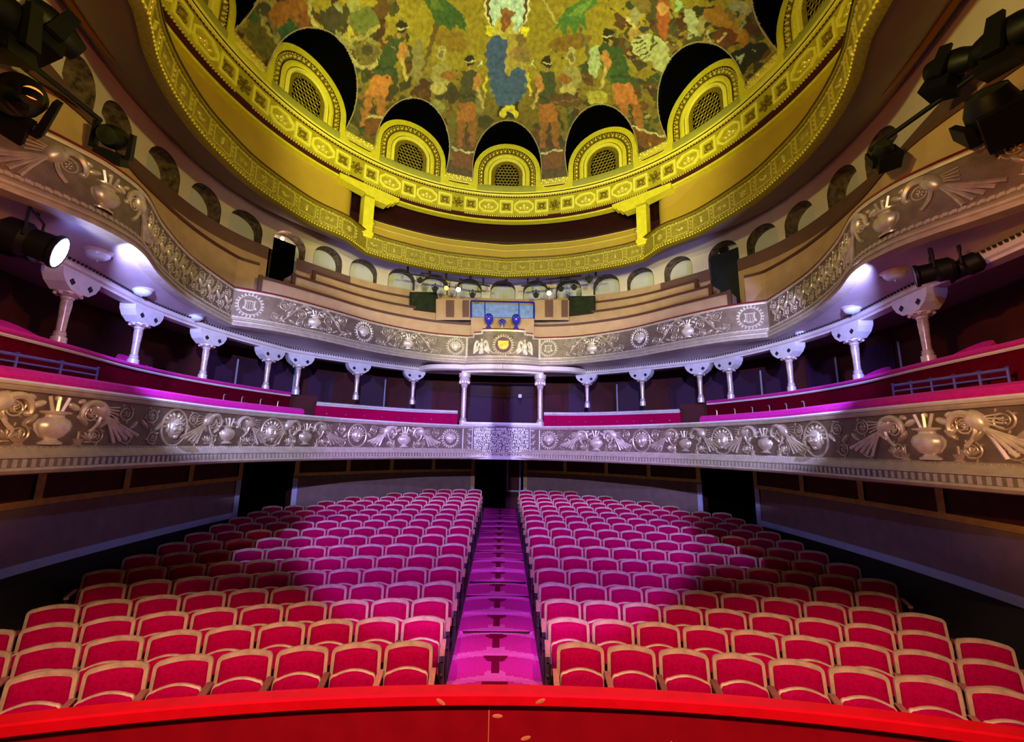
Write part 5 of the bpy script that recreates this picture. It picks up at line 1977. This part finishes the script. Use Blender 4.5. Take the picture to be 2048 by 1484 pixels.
proto, arm_mb, std_mb = seat_proto()
arm_o = arm_mb.build('armrest', 'arm_pad', proto, smooth=False)
std_o = std_mb.build('side_standard', 'iron', proto, smooth=False)
PITCH = 0.545
arm_o.location.x = std_o.location.x = PITCH / 2
ORD = ['front', 'second', 'third', 'fourth', 'fifth', 'sixth', 'seventh', 'eighth', 'ninth', 'tenth', 'eleventh', 'twelfth', 'thirteenth', 'fourteenth', 'fifteenth', 'sixteenth', 'rear']
NUM = ['1st', '2nd', '3rd', '4th', '5th', '6th', '7th', '8th', '9th', '10th', '11th', '12th', '13th', '14th']
XLIM = [5.05, 5.3, 5.7, 5.75, 6.1, 6.45, 6.6, 6.7, 6.75, 6.75, 6.7, 6.6, 6.3, 5.7, 4.9, 4.1, 3.0]
first = True
n_seats = 0
for i, rho in enumerate(ROW_Y):
    r = rho - YC0
    for sg in (-1, 1):
        u = 0.60 + 0.06 + PITCH / 2 - (0.02 if i % 2 else 0)
        k = 0
        while True:
            a = u / r
            x, y = sg * r * math.sin(a), YC0 + r * math.cos(a)
            lim = min(XLIM[i], float(wall_x(y)) - .42)
            if abs(x) > lim or k > 13:
                break
            X, Y = project((x, y, ROW_Z[i] - .2))
            loc = (x, y, ROW_Z[i] - SEAT_H)
            lab = 'red velvet folding seat, %s row, %s from the aisle, %s block' % (ORD[i], NUM[k], 'left' if sg < 0 else 'right')
            if -60 < X < 2110:
                if first:
                    t = proto
                    t.location, t.rotation_euler = loc, (0, 0, -sg * a)
                    t['label'] = lab
                    t['group'] = 'red folding seats of the stalls'
                    first = False
                else:
                    t = dup(proto, loc, -sg * a, lab)
                n_seats += 1
                for c in t.children:
                    if c.name.startswith(('armrest', 'side_standard')):
                        c.location.x = sg * PITCH / 2
                if k == 0:
                    for src in (arm_o, std_o):
                        e = src.copy()
                        COL.objects.link(e)
                        e.parent = t
                        e.location.x = -sg * PITCH / 2
            k += 1
            u += PITCH
print('SEATS', n_seats)
# ------------------------------------------------------------------ stage lights
def fixture(name, lab, P, aim, L=.42, R=.11, mats=('black_metal', 'black_metal'), glow=None, group=None, hang=True):
    t = thing(name, lab, 'stage light', tuple(P), group=group)
    z = Vector(aim) - Vector(tuple(P))
    q = z.to_track_quat('Z', 'Y').to_matrix()
    Mx = np.array(q)
    mb = MB()
    mb.lathe([(0, -L * .55), (R * .6, -L * .55), (R * .95, -L * .42), (R, -L * .1), (R * .8, 0), (R * .85, L * .35), (R, L * .42), (R, L * .5), (R * .9, L * .5)], n=18, M=Mx)
    mb.build('housing', mats[0], t)
    mb = MB().lathe([(R * .9, L * .49), (R * .5, L * .505), (0, L * .51)], n=18, M=Mx)
    mb.build('lens', glow or 'glass_dark', t)
    mb = MB()
    s = Mx @ np.array([1.0, 0, 0])
    s[2] = 0
    s /= np.linalg.norm(s) + 1e-9
    up = np.array([0, 0, 1.0 if hang else -1.0])
    mb.tube([s * R * 1.15, s * R * 1.15 + up * R * 1.6, -s * R * 1.15 + up * R * 1.6, -s * R * 1.15], .014, 6)
    mb.tube([up * R * 1.6, up * R * 2.2], .02, 8)
    mb.build('yoke', mats[1], t)
    return t


# the two lit profiles below the circle
fixture('profile_light', 'lit blue white profile light hung under the circle on the left', (LAMP_L[0] - .20, LAMP_L[1] - .13, 2.18), (LAMP_L[0] + .6, LAMP_L[1] + .39, 1.93), .5, .20, ('black_metal', 'black_metal'), 'lens_blue')
fixture('profile_light', 'black profile light hung under the circle on the right, washing the soffit white', (LAMP_R[0] + .12, LAMP_R[1], 2.16), (LAMP_R[0] - 1.6, LAMP_R[1] + 1.6, 1.95), .34, .14)
p = at_z(1925, 535, 2.2)
fixture('profile_light', 'black lamp hung under the circle at the right edge, behind the lit one', p, (p[0] - 1, p[1] + 1.2, 1.7), .32, .13)
p = at_z(35, 500, 2.2)
fixture('profile_light', 'dark lamp body hung under the circle at the left edge', p, (p[0] + 1, p[1] + .1, 2.0), .4, .10)


def moving_head(lab, px, py, y, s, roll):
    P = at_y(px, py, y)
    t = thing('moving_head_light', lab, 'stage light', tuple(P), group='black moving heads on the circle ends')
    t.rotation_euler = (roll, .3 * roll, roll)
    MB().box((0, 0, -.34 * s), (.42 * s, .36 * s, .2 * s), taper=.85).build('base', 'black_metal', t)
    a = MB()
    for sx in (-1, 1):
        a.box((sx * .25 * s, 0, -.06 * s), (.07 * s, .18 * s, .46 * s), taper=.8)
    a.build('arm', 'black_metal', t)
    MB().lathe([(0, -.3 * s), (.13 * s, -.28 * s), (.2 * s, -.1 * s), (.2 * s, .12 * s), (.16 * s, .24 * s), (.15 * s, .28 * s)], n=16, M=[[1, 0, 0], [0, 0, -1], [0, 1, 0]]).build('head', 'black_metal', t)
    MB().lathe([(.15 * s, .275 * s), (.08 * s, .30 * s), (0, .305 * s)], n=16, M=[[1, 0, 0], [0, 0, -1], [0, 1, 0]]).build('lens', 'glass_dark', t)
    return t


moving_head('black moving head at the end of the left circle rail, nearest the hall', 228, 275, 5.3, .78, .5)
moving_head('black moving head high on the left, its lens turned to the hall', 105, 58, 4.3, .95, -.3)
moving_head('black moving head low at the left picture edge with an amber glint', 40, 190, 3.9, .95, .9)
moving_head('black moving head at the end of the right circle rail, nearest the hall', 1765, 310, 5.3, .62, -.5)
moving_head('black moving head high on the right, standing before the arcade', 1900, 130, 4.6, .85, .4)
moving_head('bulky black moving head at the right picture edge', 1990, 235, 3.9, 1.1, -.8)
moving_head('black moving head in the upper right corner', 2020, 70, 4.0, 1.0, .2)
moving_head('black moving head in the upper left corner', 10, 30, 3.9, 1.0, .2)
p = at_y(66, 186, 3.6)
t = thing('amber_lamp', 'small glowing amber lamp among the black lights on the left', 'lamp', tuple(p))
MB().ball((0, 0, 0), (.07, .07, .05), 12, 8).build('glass', 'bulb_amber', t)
MB().lathe([(.08, -.09), (.09, -.03), (.075, 0)], n=12).build('holder', 'black_metal', t)
for (x0, y0, x1, y1, yy), lab in (((0, 80, 200, 240, 4.6), 'black pipe carrying the moving heads on the left'), ((2047, 80, 1740, 300, 4.8), 'black pipe carrying the moving heads on the right')):
    a, b = at_y(x0, y0, yy - .8), at_y(x1, y1, yy + .9)
    mb = MB().tube([a, a * .5 + b * .5, b], .035, 8)
    tag(mb.build('lighting_pipe', 'black_metal'), lab, 'pipe')

# ------------------------------------------------------------------ lighting bars over the circle, with lanterns
BARS = [((800, 545), (980, 572), [(870, 578, 0), (893, 575, 1), (917, 578, 2), (945, 590, 0), (840, 560, 0)], 'left'), ((1043, 572), (1205, 552), [(1072, 590, 0), (1098, 585, 2), (1122, 577, 0), (1148, 574, 0), (1178, 560, 0)], 'right')]
for (a, b, lans, nm) in BARS:
    ya, yb = 12.55, 13.2
    A, B = at_y(*a, ya if nm == 'left' else yb), at_y(*b, yb if nm == 'left' else ya)
    t = thing('lighting_bar', 'dark lighting bar across the arcade, %s of the middle arch' % nm, 'bar')
    MB().tube([A, B], .028, 8).build('pipe', 'black_metal', t)
    for f in (.08, .5, .92):
        c = A * (1 - f) + B * f
        mb = MB().box((c[0], c[1], c[2] + .12), (.06, .06, .22))
        mb.build('hanger', 'black_metal', t, smooth=False)
    for k, (px, py, g) in enumerate(lans):
        f = (px - a[0]) / (b[0] - a[0])
        c = A * (1 - f) + B * f
        P = at_y(px, py, c[1] - .05)
        fixture('lantern', ('%s lantern on the %s lighting bar, %s from its left end' % (['black', 'orange glowing', 'white glowing'][g], nm, NAMES[sorted(x[0] for x in lans).index(px)])), P, (P[0] * .3, 2.0, -1.0), .28, .085, glow=[None, 'bulb_amber', 'bulb'][g], group='lanterns on the circle lighting bars')

# ------------------------------------------------------------------ framed glass panels, control booth, its lamps
for (x0, x1, y0, y1), nm in (((819, 873, 584, 620), 'left'), ((1138, 1191, 592, 627), 'right')):
    A, B, Cc, Dd = [at_y(x, y, 13.3) for x, y in ((x0, y1), (x1, y1), (x1, y0), (x0, y0))]
    t = thing('projection_window', 'dark glazed projection window in the tiers, %s of the control booth' % nm, 'window')
    cen = (A + B + Cc + Dd) / 4
    f = MB()
    o = [np.array(p) for p in (A, B, Cc, Dd)]
    inn = [cen + (p - cen) * .86 for p in o]
    f.grid(np.array([[p + [0, .3, 0] for p in o], o, inn, [p + [0, .02, 0] for p in inn]]), cv=True)
    f.build('frame', 'black_metal', t, smooth=False)
    g = MB().add([p + [0, .01, 0] for p in inn], [(0, 1, 2, 3)])
    g.build('glass', 'glass_dark', t, smooth=False)
bx = [at_y(x, y, 13.2) for x, y in ((942, 636), (1068, 638), (1068, 605), (942, 602))]
W = MB()
for a, b in ((0, 1), (1, 2), (2, 3), (3, 0)):
    W.tube([bx[a], bx[b]], .03, 4)
for f in (.22, .76):
    W.tube([bx[0] * (1 - f) + bx[1] * f, bx[3] * (1 - f) + bx[2] * f], .015, 4)
w1 = tag(bpy.data.objects.new('window_1', None), kind='structure')
COL.objects.link(w1)
W.build('window_frame', 'blue_gloss', w1, smooth=False)
g = MB().add([p + [0, .25, 0] for p in bx], [(0, 1, 2, 3)])
g.build('lit_pane', 'booth_glow', w1, smooth=False)
mb = MB()
for x0, x1 in ((872, 938), (1070, 1136)):
    for k, (fa, fb) in enumerate(((0, .3), (.3, .55), (.55, .8), (.8, 1))):
        if k % 2:
            xa, xb = x0 + (x1 - x0) * fa, x0 + (x1 - x0) * fb
            mb.add([at_y(xa, 634, 13.25), at_y(xb, 634, 13.25), at_y(xb, 600, 13.25), at_y(xa, 600, 13.25)], [(0, 1, 2, 3)])
struct('trim_16', mb, 'brown_dado', smooth=False)
mb = MB()
for x0, x1, yt in ((872, 942, 598), (1068, 1138, 600)):
    mb.add([at_y(x0, 640, 13.28), at_y(x1, 640, 13.28), at_y(x1, yt, 13.28), at_y(x0, yt, 13.28)], [(0, 1, 2, 3)])
mb.add([at_y(942, 672, 13.1), at_y(1068, 672, 13.1), at_y(1068, 637, 13.1), at_y(942, 635, 13.1)], [(0, 1, 2, 3)])
struct('wall_booth', mb, 'tan', smooth=False)

for px, py, nm in ((977, 655, 'left'), (1032, 657, 'right')):
    P = at_y(px, py, 12.72)
    P[2] = 3.605
    t = thing('globe_light', 'glossy blue globe headed light on the circle crest, %s one' % nm, 'stage light', tuple(P), group='blue lights on the circle crest')
    MB().lathe([(0, 0), (.09, 0), (.09, .05), (.05, .08), (.045, .16), (.07, .19)], n=16).build('base', 'blue_gloss', t)
    MB().lathe([(.06, .18), (.12, .24), (.145, .33), (.13, .43), (.08, .49), (0, .51)], n=18).build('head', 'blue_gloss', t)
    mb = MB()
    for k in range(6):
        a = k * PI / 3
        mb.ball((.135 * math.cos(a), .135 * math.sin(a) - .0, .36), .022, 8, 5)
    mb.build('lens', 'chrome', t)
P = at_y(1004, 655, 12.7)
P[2] = 3.605
t = thing('desk_fan', 'small blue fan standing between the two globe lights', 'fan', tuple(P))
MB().lathe([(0, 0), (.07, 0), (.06, .03), (.015, .05), (.015, .2)], n=12).build('stand', 'rail_cream', t)
mb = MB()
tt = np.linspace(0, 2 * PI, 25)[:-1]
for r in (.115, .075, .035):
    mb.tube(np.c_[r * np.cos(tt), np.full(24, -.03), .25 + r * np.sin(tt)], .008, 5, closed=True)
mb.build('guard', 'blue_gloss', t)
mb = MB()
for k in range(4):
    a = k * PI / 2
    mb.ball((.055 * math.cos(a), 0, .25 + .055 * math.sin(a)), (.05, .012, .05), 8, 5)
mb.build('blade', 'blue_gloss', t)

# wall lamp over the left doorway, exit box over the right one
q = REAR.s_at_px(573, 5.8)
P = REAR.xyz([q], [-.25], 5.83)[0]
t = thing('wall_lamp', 'small bright bulb in the arch over the left circle doorway', 'lamp', tuple(P))
MB().ball((0, 0, 0), .05, 12, 8).build('bulb', 'bulb', t)
MB().lathe([(.07, .03), (.05, .07), (0, .08)], n=12).build('shade', 'gold_trim', t)
ld = bpy.data.lights.new('wall_lamp_light', 'POINT')
ld.energy = 6
ld.color = (1, .7, .5)
ld.shadow_soft_size = .05
lo = bpy.data.objects.new('wall_lamp_light', ld)
COL.objects.link(lo)
lo.location = (P[0] + .1, P[1] - .12, P[2])
q = REAR.s_at_px(1440, 5.8)
P = REAR.xyz([q], [-.2], 5.84)[0]
mb = MB().box((0, 0, 0), (.22, .07, .13), REAR.rz(q))
o = mb.build('exit_box', 'black_metal', smooth=False)
o.location = tuple(P)
tag(o, 'small dark box in the arch over the right circle doorway', 'box')
P = at_y(1040, 792, 14.6)
mb = MB().box((0, 0, 0), (.11, .02, .12))
mat('notice', (0.8, 0.8, 0.95), 0.5)
o = mb.build('wall_notice', 'notice', smooth=False)
o.location = tuple(P)
tag(o, 'tiny white notice on the box back wall behind the inscription', 'notice')

# added unseen lantern bodies behind the view; their plates cut the beams
LNT = {}
for k, (pos, aim, elev, up) in enumerate(BEAM_CUTS):
    a = math.atan2(-(aim[0] - pos[0]), aim[1] - pos[1])
    if pos not in LNT:
        t = thing('added_beam_cutter', 'added unseen black lantern body with beam-cutting plates, %s of those behind the view' % NAMES[len(LNT)], 'stage light', pos, a)
        MB().lathe([(0, -.5), (.1, -.5), (.12, -.3), (.12, -.06), (.09, -.06)], n=16, M=[[1, 0, 0], [0, 0, 1], [0, -1, 0]]).build('housing', 'black_metal', t)
        base = -1.75 - pos[2]
        MB().lathe([(.25, base), (.25, base + .03), (.02, base + .05), (.02, -.2)], n=12).build('stand', 'black_metal', t)
        LNT[pos] = t
    z = .30 * math.tan(math.radians(elev))
    MB().box((0, .30, z + up * .35), (1.1, .006, .70)).build('cut_plate', 'black_metal', LNT[pos], smooth=False)

ld = bpy.data.lights.new('profile_spill', 'POINT')
ld.energy = 9
ld.color = (.25, .3, 1)
ld.shadow_soft_size = .05
lo = bpy.data.objects.new('profile_spill', ld)
COL.objects.link(lo)
lo.location = (LAMP_L[0] + .10, LAMP_L[1] + .10, 2.12)
